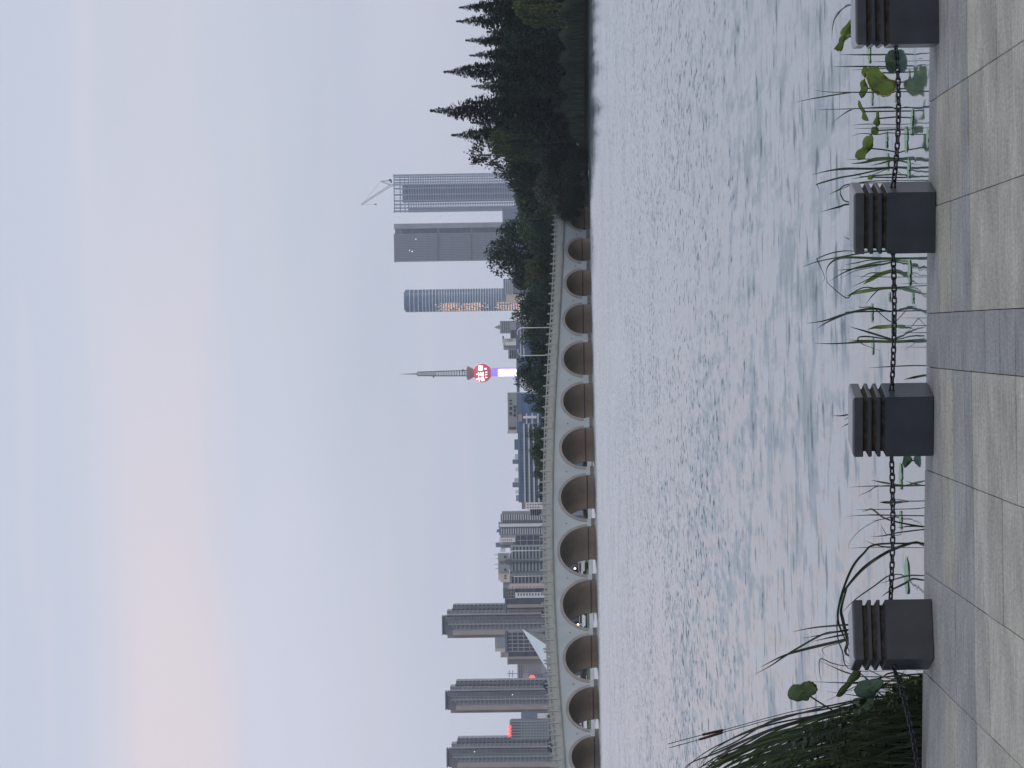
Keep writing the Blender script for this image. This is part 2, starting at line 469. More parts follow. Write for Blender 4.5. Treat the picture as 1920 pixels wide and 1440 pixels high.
# base follows the edge: clip it to the water line
mb = MB()
mb.add([(-12, 2, -.9), (12, 2, -.9), (12, edgeY(12) - .02, -.9), (-12, edgeY(-12) - .02, -.9), (-12, 2, -.02), (12, 2, -.02), (12, edgeY(12) - .02, -.02), (-12, edgeY(-12) - .02, -.02)],
       [(4, 5, 6, 7), (0, 1, 5, 4), (1, 2, 6, 5), (2, 3, 7, 6), (3, 0, 4, 7)])
mb.build('bedding', 'joint', promenade)
def paver_mats():
    """light slabs: rain-washed granite with fine saw lines along the rows; five tones"""
    tones = [('paver_%d' % k, (.385 * v, .360 * v, .300 * v)) for k, v in enumerate((.86, .94, 1.0, 1.06, 1.13))]
    tones += [('granite_kerb', (.285, .282, .262)), ('granite_grey', (.250, .250, .238))]
    for nm_, cc in tones:
        mm = mat(nm_, cc, .76, .13, 5.0, 0, None, .33, stretch=(1.0, 6.0, 1))
        N, L = mm.node_tree.nodes, mm.node_tree.links
        b = N['Principled BSDF']
        t = N.new('ShaderNodeTexCoord')
        mg = N.new('ShaderNodeMapping'); mg.inputs['Scale'].default_value = (62, 11, 1); L.new(t.outputs['Object'], mg.inputs[0])
        nz = N.new('ShaderNodeTexNoise'); nz.inputs['Scale'].default_value = 1.0; nz.inputs['Detail'].default_value = 5; nz.inputs['Roughness'].default_value = .7; L.new(mg.outputs[0], nz.inputs[0])
        mp = N.new('ShaderNodeMapping'); mp.inputs['Scale'].default_value = (2.5, 30, 1); L.new(t.outputs['Object'], mp.inputs[0])
        ln = N.new('ShaderNodeTexNoise'); ln.inputs['Scale'].default_value = 1.0; ln.inputs['Detail'].default_value = 3; L.new(mp.outputs[0], ln.inputs[0])
        st = N.new('ShaderNodeTexNoise'); st.inputs['Scale'].default_value = 2.2; st.inputs['Detail'].default_value = 6; L.new(t.outputs['Object'], st.inputs[0])
        rr = N.new('ShaderNodeMapRange'); L.new(st.outputs[0], rr.inputs[0]); rr.inputs[1].default_value = .30; rr.inputs[2].default_value = .68; rr.inputs[3].default_value = .72; rr.inputs[4].default_value = 1.08
        r3 = N.new('ShaderNodeMapRange'); L.new(ln.outputs[0], r3.inputs[0]); r3.inputs[1].default_value = .3; r3.inputs[2].default_value = .7; r3.inputs[3].default_value = .86; r3.inputs[4].default_value = 1.12
        r4 = N.new('ShaderNodeMapRange'); L.new(nz.outputs[0], r4.inputs[0]); r4.inputs[1].default_value = .32; r4.inputs[2].default_value = .68; r4.inputs[3].default_value = .77; r4.inputs[4].default_value = 1.21
        m1 = N.new('ShaderNodeMath'); m1.operation = 'MULTIPLY'; L.new(rr.outputs[0], m1.inputs[0]); L.new(r3.outputs[0], m1.inputs[1])
        m2 = N.new('ShaderNodeMath'); m2.operation = 'MULTIPLY'; L.new(m1.outputs[0], m2.inputs[0]); L.new(r4.outputs[0], m2.inputs[1])
        src = b.inputs['Base Color'].links[0].from_socket
        mu = N.new('ShaderNodeMix'); mu.data_type = 'RGBA'; mu.blend_type = 'MULTIPLY'; mu.inputs[0].default_value = 1
        L.new(src, mu.inputs[6]); L.new(m2.outputs[0], mu.inputs[7]); L.new(mu.outputs[2], b.inputs['Base Color'])
        ad = N.new('ShaderNodeMath'); ad.operation = 'ADD'; L.new(ln.outputs[0], ad.inputs[0]); L.new(nz.outputs[0], ad.inputs[1])
        bp = N.new('ShaderNodeBump'); bp.inputs['Distance'].default_value = .002; bp.inputs['Strength'].default_value = .8
        L.new(ad.outputs[0], bp.inputs['Height']); L.new(bp.outputs[0], b.inputs['Normal'])
paver_mats()
for ci in range(len(cols) - 1):
    xa, xb = cols[ci], cols[ci + 1]
    dark = (ci == darkcol)
    # kerb stones at the water
    slab('kerb_stone', 'granite_kerb' if not dark else 'granite_grey', xa, xb, lambda x: rowY(0, x), lambda x: edgeY(x))
    for ri in range(len(rows) - 1):
        stripe = (ri == 2)
        mt = 'granite_grey' if (stripe or dark) else 'paver_%d' % rnd.choice((0, 1, 1, 2, 2, 2, 3, 3, 4))
        if ri < 2 and not dark: mt = 'granite_kerb' if rnd.random() < .45 else 'paver_%d' % rnd.choice((0, 0, 0, 1))
        slab('paving_slab', mt, xa, xb, lambda x, r_=ri: rowY(r_ + 1, x), lambda x, r_=ri: rowY(r_, x))

# ------------------------------------------------------------------ bollards and chains
def sq(mb, prof, cap_bottom=False):
    """square lathe: prof = [(half width, z)]"""
    vs = []; fs = []
    for h, z in prof: vs += [(-h, -h, z), (h, -h, z), (h, h, z), (-h, h, z)]
    n = len(prof)
    for i in range(n - 1):
        for k in range(4):
            k2 = (k + 1) % 4; fs.append((i * 4 + k, i * 4 + k2, i * 4 + 4 + k2, i * 4 + 4 + k))
    fs.append(tuple((n - 1) * 4 + k for k in range(4)))
    if cap_bottom: fs.append((3, 2, 1, 0))
    mb.add(vs, fs)
bollards = []
def bollard(pl, pr, yaw, label, wfac=1.0):
    """pl, pr: image pixels of the left and right lower corners of the front face"""
    a, b = G(*pl), G(*pr)
    W = .345 * wfac
    mid = (a + b) / 2
    fwd = Vector((math.sin(yaw), -math.cos(yaw), 0))       # the way the front face looks
    c = mid - fwd * (W / 2)
    o = empty('stone_bollard', (c.x, c.y, 0), yaw, label, 'bollard', 'stone bollards along the water edge')
    H = .445; h = W / 2
    z = lambda f: H * (1 - f)
    bv = .004
    m = MB(); sq(m, [(h - bv, .001), (h, bv), (h, z(.393) - bv), (h - bv, z(.393))], True)
    m.build('shaft', 'granite_dark', o, world=False)
    core = h - .026
    def groove(f0, f1):                                     # rough recess: undercut at the top, sloping out below
        m = MB(); sq(m, [(h - .006, z(f1) + .0005), (core, z(f1) + (f1 - f0) * H * .45), (core, z(f0) - .0005)])
        m.build('groove', 'granite_rough', o, world=False)
    def bandp(f0, f1):
        m = MB(); sq(m, [(h - bv, z(f1)), (h, z(f1) + bv), (h, z(f0) - bv), (h - bv, z(f0))], True)
        m.build('band', 'granite_dark', o, world=False)
    groove(.112, .172); bandp(.172, .222); groove(.222, .285); bandp(.285, .333); groove(.333, .393)
    m = MB(); sq(m, [(h - bv, z(.112)), (h, z(.112) + bv), (h, z(.004)), (h - .005, z(-.008)), (h - .016, z(-.020)), (h - .030, z(-.025))], True)
    m.build('cap', 'granite_polished', o, world=False)
    for s_ in (-1, 1):
        m = MB(); m.tube([(s_ * (h - .006), 0, z(.50)), (s_ * (h + .003), 0, z(.50))], .020, 12)
        m.build('chain_socket', 'chain_iron', o, world=False)
    bollards.append((o, h, z(.50)))
    return o
bollard((1751, 1231), (1748, 1127), R(15), 'dark granite bollard standing beside the cattail thicket')
bollard((1750, 854), (1751.5, 744), R(-13), 'dark granite bollard left of the dark paving band, lone reed tips showing above its cap', 1.0)
bollard((1754.5, 473), (1755.5, 361), R(-13), 'dark granite bollard between the bent reeds and the lime lotus leaves')
bollard((1761, 82), (1761, -38), R(-2), 'dark granite bollard beside the single upright lotus leaf and dark round leaf')

def link_mesh():
    a, r_, w_ = .0115, .0056, .0125      # half straight length, wire radius, half width (centre line)
    path = []
    for k in range(6): t = -math.pi / 2 + math.pi * k / 5; path.append(Vector((a + w_ * math.cos(t), w_ * math.sin(t), 0)))
    for k in range(6): t = math.pi / 2 + math.pi * k / 5; path.append(Vector((-a + w_ * math.cos(t), w_ * math.sin(t), 0)))
    n = len(path); k6 = 6; vs = []; fs = []
    for i, p in enumerate(path):
        t = (path[(i + 1) % n] - path[i - 1]).normalized(); s_ = Vector((0, 0, 1)); q = t.cross(s_)
        for k in range(k6):
            an = 2 * math.pi * k / k6; vs.append(p + (q * math.cos(an) + s_ * math.sin(an)) * r_)
    for i in range(n):
        for k in range(k6):
            fs.append((i * k6 + k, i * k6 + (k + 1) % k6, ((i + 1) % n) * k6 + (k + 1) % k6, ((i + 1) % n) * k6 + k))
    m = MB(); m.add(vs, fs); return m.mesh('link', 'chain_iron', True)
LINK = link_mesh(); PITCH = .0365
def chain(a, b, sag, label):
    L_ = (b - a).length
    o = empty('iron_chain', a, 0, label, 'chain', 'chains strung between the bollards')
    n = max(4, round(L_ * (1 + 2.6 * (sag / L_) ** 2) / PITCH))
    pts = [a.lerp(b, i / n) + Vector((0, 0, -4 * sag * (i / n) * (1 - i / n))) for i in range(n + 1)]
    for i in range(n):
        p, q = pts[i], pts[i + 1]; d = (q - p).normalized()
        rot = d.to_track_quat('X', 'Z').to_matrix() @ Matrix.Rotation((0 if i % 2 else math.pi / 2) + rnd.uniform(-.2, .2) + .5, 3, 'X')
        inst('link', LINK, o, (p + q) / 2 - a, rot.to_euler(), ((q - p).length / PITCH, 1, 1))
def eye(k, side):
    o, h, z_ = bollards[k]
    return Matrix.Rotation(o.rotation_euler.z, 3, 'Z') @ Vector((side * h, 0, z_)) + o.location
chain(eye(0, 1), eye(1, -1), .012, 'dark iron chain from the cattail-side bollard to the next one')
chain(eye(1, 1), eye(2, -1), .012, 'dark iron chain crossing in front of the bent green reeds')
chain(eye(2, 1), eye(3, -1), .022, 'dark iron chain hanging in front of the lotus leaves')
e0 = eye(0, -1)
endl = P(1724, 1535, 20.6)
chain(e0, endl, .045, 'slack iron chain sinking into the cattail thicket')
# the bollard that carries the far end of that chain stands outside the frame
e1 = Vector((endl.x - .17, endl.y, 0))

# ------------------------------------------------------------------ bridge
arch_px = [  # (right edge y, left edge y, crown x) of every opening
    (388, 432, 1067.3), (447.7, 490.5, 1064.6), (506.8, 556, 1061.7), (571.4, 626.5, 1059), (642.6, 704, 1056.8),
    (720, 785, 1055.8), (803, 876, 1053), (892, 974, 1051.6), (988, 1078, 1049.6), (1088.5, 1179, 1055), (1192, 1276, 1060), (1289, 1369, 1066.2), (1382, 1458, 1071.5)]
corn_px = [(420, 1058.3), (530, 1053), (640, 1047.8), (750, 1042.3), (860, 1038.3), (1000, 1037.0), (1100, 1039), (1185, 1043.3), (1270, 1049), (1355, 1055), (1440, 1061)]
BL = empty('arch_bridge', BW(0, 0), 0, 'long grey multi-arch stone bridge with balustrade across the lake', 'bridge')
tz = [BT(x, y) for y, x in corn_px]
poly = np.polyfit([p[0] for p in tz], [p[1] for p in tz], 4)
def deck(t):                                  # underside of the cornice
    tl = tz[-1][0] - 2; tr = tz[0][0] + 6
    tt = min(max(t, tl), tr)
    sl_ = (np.polyval(poly, tl + 1) - np.polyval(poly, tl)); sr = (np.polyval(poly, tr) - np.polyval(poly, tr - 1))
    return float(np.polyval(poly, tt)) + (t - tt) * float(sl_ if t < tl else sr)
BWID = 8.6
arches = []
for yr, yl, xc in arch_px:
    t1, _ = BT(1096, yr); t0, _ = BT(1096, yl); _, zc = BT(xc, (yr + yl) / 2)
    r_ = (t1 - t0) / 2; arches.append(((t0 + t1) / 2, r_, zc - r_))
arches.sort()
# keep going a little beyond the frame
a0 = arches[0]; sp_ = arches[1][0] - a0[0]
for k in range(3):
    a0 = arches[0]; sp_ *= .93
    arches = [(a0[0] - sp_, a0[1] * .90, a0[2] - .12)] + arches
TL, TR = arches[0][0] - 7, arches[-1][0] + 9
def arch_at(t):
    for c, r_, zs in arches:
        if abs(t - c) < r_: return zs + math.sqrt(max(r_ * r_ - (t - c) ** 2, 0))
    return None
ts = set(np.linspace(TL, TR, 160).tolist())
for c, r_, zs in arches:
    for k in range(25): ts.add(c - r_ * math.cos(math.pi * k / 24))
ts = sorted(ts)
m = MB(); mbk = MB()
for a, b in zip(ts[:-1], ts[1:]):
    if b - a < 1e-6: continue
    mid = (a + b) / 2; za = arch_at(a); zb = arch_at(b); inside = arch_at(mid) is not None
    if inside:
        cc = next(x for x in arches if abs(mid - x[0]) < x[1])
        f = lambda t: cc[2] + math.sqrt(max(cc[1] ** 2 - (t - cc[0]) ** 2, 0))
        za, zb = f(a), f(b)
    else: za = zb = -.9
    m.quad(BW(a, za), BW(b, zb), BW(b, deck(b)), BW(a, deck(a)))
    mbk.quad(BW(b, zb, BWID), BW(a, za, BWID), BW(a, deck(a), BWID), BW(b, deck(b), BWID))
wall = m.build('spandrel_wall', 'bridge_concrete', BL)
mbk.build('spandrel_wall', 'bridge_concrete', BL)
for i, (c, r_, zs) in enumerate(arches):
    # barrel with pier sides and springing ledge
    m = MB(); K = 24
    pr = [(c - r_ * math.cos(math.pi * k / K), zs + r_ * math.sin(math.pi * k / K)) for k in range(K + 1)]
    pr = [(c - r_, -.9)] + pr + [(c + r_, -.9)] if zs > -.9 else pr
    for (ta, za), (tb, zb) in zip(pr[:-1], pr[1:]):
        m.quad(BW(ta, za, 0), BW(ta, za, BWID), BW(tb, zb, BWID), BW(tb, zb, 0))
    m.build('barrel', 'bridge_barrel', BL)
    m = MB()
    for s_ in (-1, 1):
        x0 = c + s_ * r_
        z0 = max(zs, .25)
        vs = []
        for off in (.02, BWID - .02):
            for dx, dz in ((.02 * s_, 0), (-.10 * s_, 0), (-.10 * s_, .16), (.02 * s_, .16)):
                vs.append(BW(x0 + dx, z0 + dz, off))
        m.add(vs, [(0, 1, 2, 3), (7, 6, 5, 4), (0, 4, 5, 1), (1, 5, 6, 2), (2, 6, 7, 3), (3, 7, 4, 0)])
    m.build('springing_ledge', 'bridge_dark', BL)
    # ring of voussoirs, proud of the wall
    for off, sgn in ((-.10, 1), (BWID + .10, -1)):
        m = MB(); rw = .44
        for k in range(K):
            q = []
            for kk in (k, k + 1):
                an = math.pi * kk / K
                for rr in (r_ - .015, r_ + rw): q.append((c - rr * math.cos(an), zs + rr * math.sin(an)))
            b0 = [BW(t, z, off) for t, z in q]; b1 = [BW(t, z, off + sgn * .14) for t, z in q]
            m.quad(b0[0], b0[2], b0[3], b0[1]); m.quad(b0[1], b0[3], b1[3], b1[1]); m.quad(b0[2], b0[0], b1[0], b1[2])
        m.build('arch_ring', 'bridge_ring', BL)
# pier fronts and cutwaters between arches
for (c0, r0, z0), (c1, r1, z1) in zip(arches[:-1], arches[1:]):
    x0, x1 = c0 + r0, c1 - r1
    zt = max(min(z0, z1) + .25, .9)
    m = MB()
    vs = []
    for off in (-.16, .0):
        for t, z in ((x0 + .04, -.9), (x1 - .04, -.9), (x1 - .04, zt), (x0 + .04, zt)): vs.append(BW(t, z, off))
    m.add(vs, [(0, 1, 2, 3), (3, 2, 6, 7), (0, 3, 7, 4), (1, 5, 6, 2)])
    m.build('pier', 'bridge_concrete', BL)
    m = MB(); vs = []
    for off in (-.30, -.161):
        for t, z in ((x0 - .02, -.9), (x1 + .02, -.9), (x1 + .02, .28), (x0 - .02, .28)): vs.append(BW(t, z, off))
    m.add(vs, [(0, 1, 2, 3), (3, 2, 6, 7), (0, 3, 7, 4), (1, 5, 6, 2)])
    m.build('pier_footing', 'bridge_dark', BL)
    # drain hole in the spandrel
    m = MB(); cc = (x0 + x1) / 2; zz_ = deck(cc) - 2.0
    m.tube([BW(cc, zz_, -.03), BW(cc, zz_, .05)], .11, 8); m.build('drain', 'bridge_dark', BL)
# deck, cornice, kerb course under the balustrade
def strip(o0, o1, za, zb, name, mt):
    m = MB(); tt = [TL + (TR - TL) * k / 90 for k in range(91)]
    for a, b in zip(tt[:-1], tt[1:]):
        A = [BW(a, deck(a) + z, o) for o in (o0, o1) for z in (za, zb)]
        B = [BW(b, deck(b) + z, o) for o in (o0, o1) for z in (za, zb)]
        m.quad(A[0], B[0], B[1], A[1]); m.quad(A[1], B[1], B[3], A[3]); m.quad(A[3], B[3], B[2], A[2]); m.quad(A[2], B[2], B[0], A[0])
    return m.build(name, mt, BL)
strip(-.24, .5, .0, .14, 'cornice', 'bridge_stone')
strip(-.34, .5, .141, .42, 'cornice_moulding', 'bridge_stone')
strip(BWID - .5, BWID + .34, 0, .42, 'cornice', 'bridge_stone')
strip(.5, BWID - .5, .1, .44, 'deck', 'bridge_dark')
# balustrade: posts and pierced panels
tp0, _ = BT(1040, 421); tp1, _ = BT(1029, 626.5); PS = (tp0 - tp1) / 11
def post_mesh():
    m = MB(); sq(m, [(.13, 0), (.13, 1.20), (.15, 1.21), (.15, 1.25), (.06, 1.27), (.095, 1.36), (.10, 1.44), (.05, 1.60), (.015, 1.68)], True)
    return m.mesh('post', 'bridge_stone')
def panel_mesh(L_):
    m = MB(); h = L_ / 2 - .145; d = .07
    m.box(-h, h, -d, d, 0, .62)                        # solid lower board
    m.box(-h, h, -.10, .10, 1.00, 1.16)                # rail
    m.box(-h, -h + .16, -d, d, .62, 1.0); m.box(h - .16, h, -d, d, .62, 1.0)
    m.box(-.15, .15, -d, d, .62, 1.0)
    for s_ in (-1, 1):                                 # little cloud bosses leave heart-shaped holes
        cx_ = s_ * (h * .5)
        m.add([(cx_ - .16, -d, .62), (cx_ + .16, -d, .62), (cx_, -d, .84), (cx_ - .16, d, .62), (cx_ + .16, d, .62), (cx_, d, .84)],
              [(0, 1, 2), (5, 4, 3), (0, 2, 5, 3), (1, 4, 5, 2)])
    return m.mesh('panel', 'bridge_stone')
PM = post_mesh(); PNM = panel_mesh(PS)
nl = int((tp0 - TL) / PS); nr = int((TR - tp0) / PS)
for off in (.02, BWID - .02):
    for k in range(-nr, nl):
        t = tp0 - k * PS; p = BW(t, deck(t) + .42, off) - BL.location
        inst('post', PM, BL, p, (0, 0, PSI))
        tn = t - PS / 2; zsl = math.atan2(deck(tn + .5) - deck(tn - .5), 1.0)
        p = BW(tn, deck(tn) + .42, off) - BL.location
        rot = (Matrix.Rotation(PSI, 3, 'Z') @ Matrix.Rotation(-zsl, 3, 'Y')).to_euler()
        inst('panel', PNM, BL, p, rot)
# lamp posts in pairs, arms arching over the roadway
def bridge_lamp(y, xbase, xtop, off, arm, label):
    t, _ = BT(xbase, y, off); z0 = deck(t) + .44
    d = 0
    _, zt = BT(xtop, y, off)
    o = empty('bridge_lamp', BW(t, z0, off), 0, label, 'street lamp', 'white arched lamp posts on the bridge')
    pts = [Vector((0, 0, 0)), Vector((0, 0, zt - z0 - .75))]
    for k in range(1, 7):
        an = math.pi / 2 * k / 6
        pts.append(Vector((0, 0, zt - z0 - .75)) + BN * arm * (1.1 * (1 - math.cos(an))) + Vector((0, 0, .75 * math.sin(an))))
    m = MB(); m.tube(pts, [.085, .075] + [.065] * 6, 8); m.build('pole', 'lamp_white', o, world=False, smooth=True)
    e = pts[-1]; m = MB(); m.tube([e, e + BN * arm * .55], [.09, .07], 8); m.build('lamp_head', 'lamp_white', o, world=False)
    m = MB(); m.lathe([(.16, 0), (.16, .2), (.09, .26)], 10); m.build('base', 'lamp_white', o, world=False)
bridge_lamp(666, 1030, 971.5, BWID - .55, -1, 'white arched lamp post on the bridge in front of the trees, far railing')
bridge_lamp(614, 1030, 970, .55, 1, 'white arched lamp post on the bridge before the trees, waterside railing')
bridge_lamp(1080, 1018, 956, BWID - .55, -1, 'white arched lamp post on the bridge before the pink-walled flats')
bridge_lamp(1032, 1018, 955, .55, 1, 'white arched lamp post on the bridge before the grey flats with the arched window')

# ------------------------------------------------------------------ trees
def leaf(mb, p, s, rg, droop=0.0):
    """one leaf spray: a bent quad pair of size s"""
    a = rg.uniform(0, 2 * math.pi); tilt = rg.uniform(-.9, .5) - droop
    d = Vector((math.cos(a) * math.cos(tilt), math.sin(a) * math.cos(tilt), math.sin(tilt)))
    sd = d.cross(Vector((rg.uniform(-.6, .6), rg.uniform(-.6, .6), 1)))
    if sd.length < 1e-3: sd = Vector((1, 0, 0))
    sd = sd.normalized() * s * rg.uniform(.28, .5)
    e = d * s
    b = len(mb.v)
    mb.v += [tuple(p - e * .5), tuple(p + sd), tuple(p + e * .5), tuple(p - sd)]
    mb.f.append((b, b + 1, b + 2, b + 3))
def crown_broad(seed, n=9500, lobes=13, s=.047):
    """unit crown: height 1 (z 0..1), radius about .5"""
    rg = random.Random(seed); mb = MB(); L_ = []
    for k in range(lobes):
        z = rg.uniform(.18, .86); rr = .40 * math.sqrt(max(.05, 1 - ((z - .45) / .58) ** 2)); a = rg.uniform(0, 6.283); q = rr * rg.uniform(.55, 1.0)
        L_.append((Vector((math.cos(a) * q, math.sin(a) * q, z)), rg.uniform(.13, .24)))
    L_.append((Vector((0, 0, .52)), .30)); L_.append((Vector((rg.uniform(-.08, .08), rg.uniform(-.08, .08), .82)), .17))
    tot = sum(r_ ** 2 for _, r_ in L_)
    for c, r_ in L_:
        k_ = int(n * r_ * r_ / tot)
        for _ in range(k_):
            v = Vector((rg.gauss(0, 1), rg.gauss(0, 1), rg.gauss(0, 1))).normalized() * r_ * (rg.random() ** .28) * rg.uniform(.9, 1.13)
            leaf(mb, c + Vector((v.x, v.y, v.z * .85)), s * rg.uniform(.5, 1.15), rg)
    return mb
def crown_airy(seed, n=2200):
    rg = random.Random(seed); mb = MB()
    for k in range(46):
        z = rg.uniform(.2, 1.0); rr = .45 * math.sqrt(max(.03, 1 - ((z - .45) / .6) ** 2)); a = rg.uniform(0, 6.283); q = rr * rg.uniform(.3, 1)
        c = Vector((math.cos(a) * q, math.sin(a) * q, z)); r_ = rg.uniform(.05, .10)
        for _ in range(n // 46):
            v = Vector((rg.gauss(0, 1), rg.gauss(0, 1), rg.gauss(0, .7))) * r_ * .6
            leaf(mb, c + v, rg.uniform(.035, .07), rg)
    return mb
def crown_cone(seed, n=6500):
    """dawn redwood: narrow spire of drooping branch tiers"""
    rg = random.Random(seed); mb = MB(); lev = 46
    for i in range(lev):
        z = (i + .5) / lev; R_ = .155 * (1 - z) ** .92 * rg.uniform(.80, 1.15) + .004
        nb = max(4, int(13 * (1 - z) + 4))
        for b in range(nb):
            a = rg.uniform(0, 6.283); rr = R_ * rg.uniform(.7, 1.15)
            k_ = max(3, int(n / lev / nb * (.5 + (1 - z))))
            for _ in range(k_):
                t = rg.random() ** .7
                p = Vector((math.cos(a) * rr * t, math.sin(a) * rr * t, z + .02 * t - .035 * t * t + rg.gauss(0, .008)))
                g_ = .010 * min(1, .15 + 2.5 * (1 - z)); p += Vector((rg.gauss(0, g_), rg.gauss(0, g_), 0))
                leaf(mb, p, rg.uniform(.014, .031) * (.28 + .72 * min(1, 3.2 * (1 - z))), rg, .2)
    for k in range(40):
        z = .96 + .05 * rg.random(); leaf(mb, Vector((rg.gauss(0, .003), rg.gauss(0, .003), z)), .012, rg, -1.2)
    return mb
def crown_willow(seed, n=3600):
    rg = random.Random(seed); mb = MB()
    for k in range(150):
        a = rg.uniform(0, 6.283); q = .44 * math.sqrt(rg.random()); zt = .55 + .42 * math.sqrt(max(0, 1 - (q / .46) ** 2)) * rg.uniform(.75, 1.03)
        ln = rg.uniform(.25, .62); x0, y0 = math.cos(a) * q, math.sin(a) * q
        for j in range(n // 150):
            t = j / (n / 150); z = zt - ln * t
            if z < .02: break
            p = Vector((x0 * (1 + .12 * t) + rg.gauss(0, .012), y0 * (1 + .12 * t) + rg.gauss(0, .012), z))
            leaf(mb, p, rg.uniform(.03, .06), rg, .9)
    return mb
CR = {}
for k in range(4): CR['cone', k] = crown_cone(100 + k)
for k in range(5): CR['broad', k] = crown_broad(200 + k, lobes=11 + 2 * k)
for k in range(2): CR['airy', k] = crown_airy(300 + k)
for k in range(3): CR['willow', k] = crown_willow(400 + k)
CM = {}
def crown_data(kind, k, mt):
    key = (kind, k, mt)
    if key not in CM: CM[key] = CR[kind, k].mesh('crown', mt)
    return CM[key]
def trunk_mesh(forks, mt):
    m = MB(); rg = random.Random(5)
    m.tube([(0, 0, -.02), (.006, 0, .3), (-.004, .004, .55), (0, 0, .72)], [.020, .015, .010, .003], 7)
    for k in range(forks):
        a = k * 2.4 + .5; z = .30 + .09 * k; e = .07 + .02 * (k % 3)
        m.tube([(0, 0, z), (math.cos(a) * e * .5, math.sin(a) * e * .5, z + .07), (math.cos(a) * e, math.sin(a) * e, z + .15)], [.012, .008, .003], 5)
    return m.mesh('trunk', mt)
TM = {'f': trunk_mesh(7, 'bark'), 'c': trunk_mesh(0, 'bark_pale')}
for k in range(6): pass
def tree(name, kind, k, mt, base, H, W, label, group, zc=.2, tr='f', rz=None):
    """W = crown width in metres, zc = where the crown starts (fraction of the height)"""
    o = empty(name, base, rnd.uniform(0, 6.28) if rz is None else rz, label, 'tree', group)
    t = inst('trunk', TM[tr], o, (0, 0, 0), (0, 0, 0), (H, H, H))
    wf = {'cone': .31, 'broad': .92, 'airy': .9, 'willow': .9}[kind]
    inst('crown', crown_data(kind, k, mt), o, (0, 0, H * zc), (0, 0, rnd.uniform(0, 6.28)), (W / wf, W / wf, H * (1 - zc)))
    return o
def tree_px(name, kind, k, mt, y, xtop, wpx, D, label, group, zc=.2, tr='f', zb=.5):
    top_ = P(xtop, y, D); W = wpx * D / F
    return tree(name, kind, k, mt, (top_.x, D, zb), top_.z - zb, W, label, group, zc, tr)

# right-hand shore: a row of dawn redwoods with more standing behind
def shoreD(y): return 462 + (585 - 462) * y / 400.0
front_tips = [(14, 862, 46), (40, 857, 42), (76, 874, 40), (104, 882, 40), (135, 833, 48), (162, 886, 38), (208, 808, 56), (230, 884, 40), (254, 848, 50)]
tip_labels = ['broad conifer spire rising behind the light green willow', 'slim conifer spire beside the one behind the willow', 'short conifer spire between the willow and the second-tallest spire', 'short conifer spire between the willow and the second-tallest spire',
              'second-tallest conifer spire of the shore row', 'short conifer spire between the two tallest spires', 'tallest conifer spire of the shore row', 'short conifer spire between the tallest one and the end of the row', 'last conifer spire of the row, next to the open-crowned tree']
for i, (y, xt, wp) in enumerate(front_tips):
    tree_px('conifer_tree', 'cone', i % 4, 'leaf_conifer', y, xt, wp * 2.05, shoreD(y) + 22 + 4 * (i % 3), tip_labels[i], 'spire conifers on the shore', .20, 'c')
for i in range(13):
    y = -12 + i * 23 + rnd.uniform(-6, 6); D = shoreD(y) + 38 + rnd.uniform(-4, 8)
    tree_px('conifer_tree', 'cone', (i + 1) % 4, 'leaf_conifer', y, rnd.uniform(893, 925), 92, D, 'dark conifer filling the second row behind the shore spires', 'conifers in the second row', .10, 'c')
for i in range(12):
    y = -10 + i * 25 + rnd.uniform(-6, 6); D = shoreD(y) + 30 + rnd.uniform(-3, 6)
    tree_px('broadleaf_tree', 'broad', i % 5, 'leaf_dark', y, rnd.uniform(925, 960), 74, D, 'dark broadleaf tree crowded under the shore conifers', 'broadleaf trees among the conifers', .26, 'c')
for i in range(14):
    y = -10 + i * 23 + rnd.uniform(-5, 5); D = shoreD(y) + 62 + rnd.uniform(0, 6)
    tree_px('understorey_tree', 'broad', (i + 2) % 5, 'leaf_dark', y, rnd.uniform(985, 1010), 70, D, 'low dark understorey tree closing the gaps behind the trunks', 'understorey behind the trunks', .02)
# willow and shrubs in front of the row
tree_px('willow_tree', 'willow', 0, 'leaf_light', 8, 958, 88, shoreD(8) + 9, 'light green willow leaning out in front of the conifers', None, .10)
tree_px('broadleaf_tree', 'airy', 0, 'leaf_dark', 292, 888, 74, 578, 'open-crowned tree at the end of the conifer row, sky showing through', None, .25)
tree_px('broadleaf_tree', 'broad', 1, 'leaf_dark', 318, 918, 78, 574, 'dark drooping broadleaf tree next to the open-crowned one', None, .12)
tree_px('willow_tree', 'willow', 1, 'leaf_dark', 345, 946, 66, 582, 'dark willow hanging in front of the scaffolded tower', None, .08)
tree_px('willow_tree', 'willow', 2, 'leaf_mid', 268, 905, 70, 566, 'olive green willow draped beside the last conifer', None, .15)
tree_px('broadleaf_tree', 'broad', 3, 'leaf_olive', 335, 1002, 92, 562, 'olive-tipped bushy tree on the bank above the bridge end', None, .03)
tree_px('broadleaf_tree', 'broad', 0, 'leaf_dark', 300, 1008, 80, 556, 'low dark bushy tree on the bank beside the reeds', None, .02)
tree_px('broadleaf_tree', 'broad', 2, 'leaf_olive', 376, 1026, 64, 560, 'grey-green bush overhanging the first small arch', None, .0)
tree_px('broadleaf_tree', 'broad', 4, 'leaf_dark', 398, 1052, 34, 559, 'small dark shrub at the foot of the bridge', None, .0)
for i, (y, xt, wp, D_) in enumerate(((292, 1062, 36, 551), (308, 1056, 40, 549), (325, 1052, 42, 553), (345, 1056, 40, 556), (362, 1060, 40, 556), (380, 1064, 30, 558))):
    tree_px('bank_shrub', 'broad', i % 5, 'leaf_dark', y, xt, wp, D_, 'low dark shrub on the water edge between the reeds and the bridge', 'shrubs on the bank by the bridge', .0, 'f', .1)
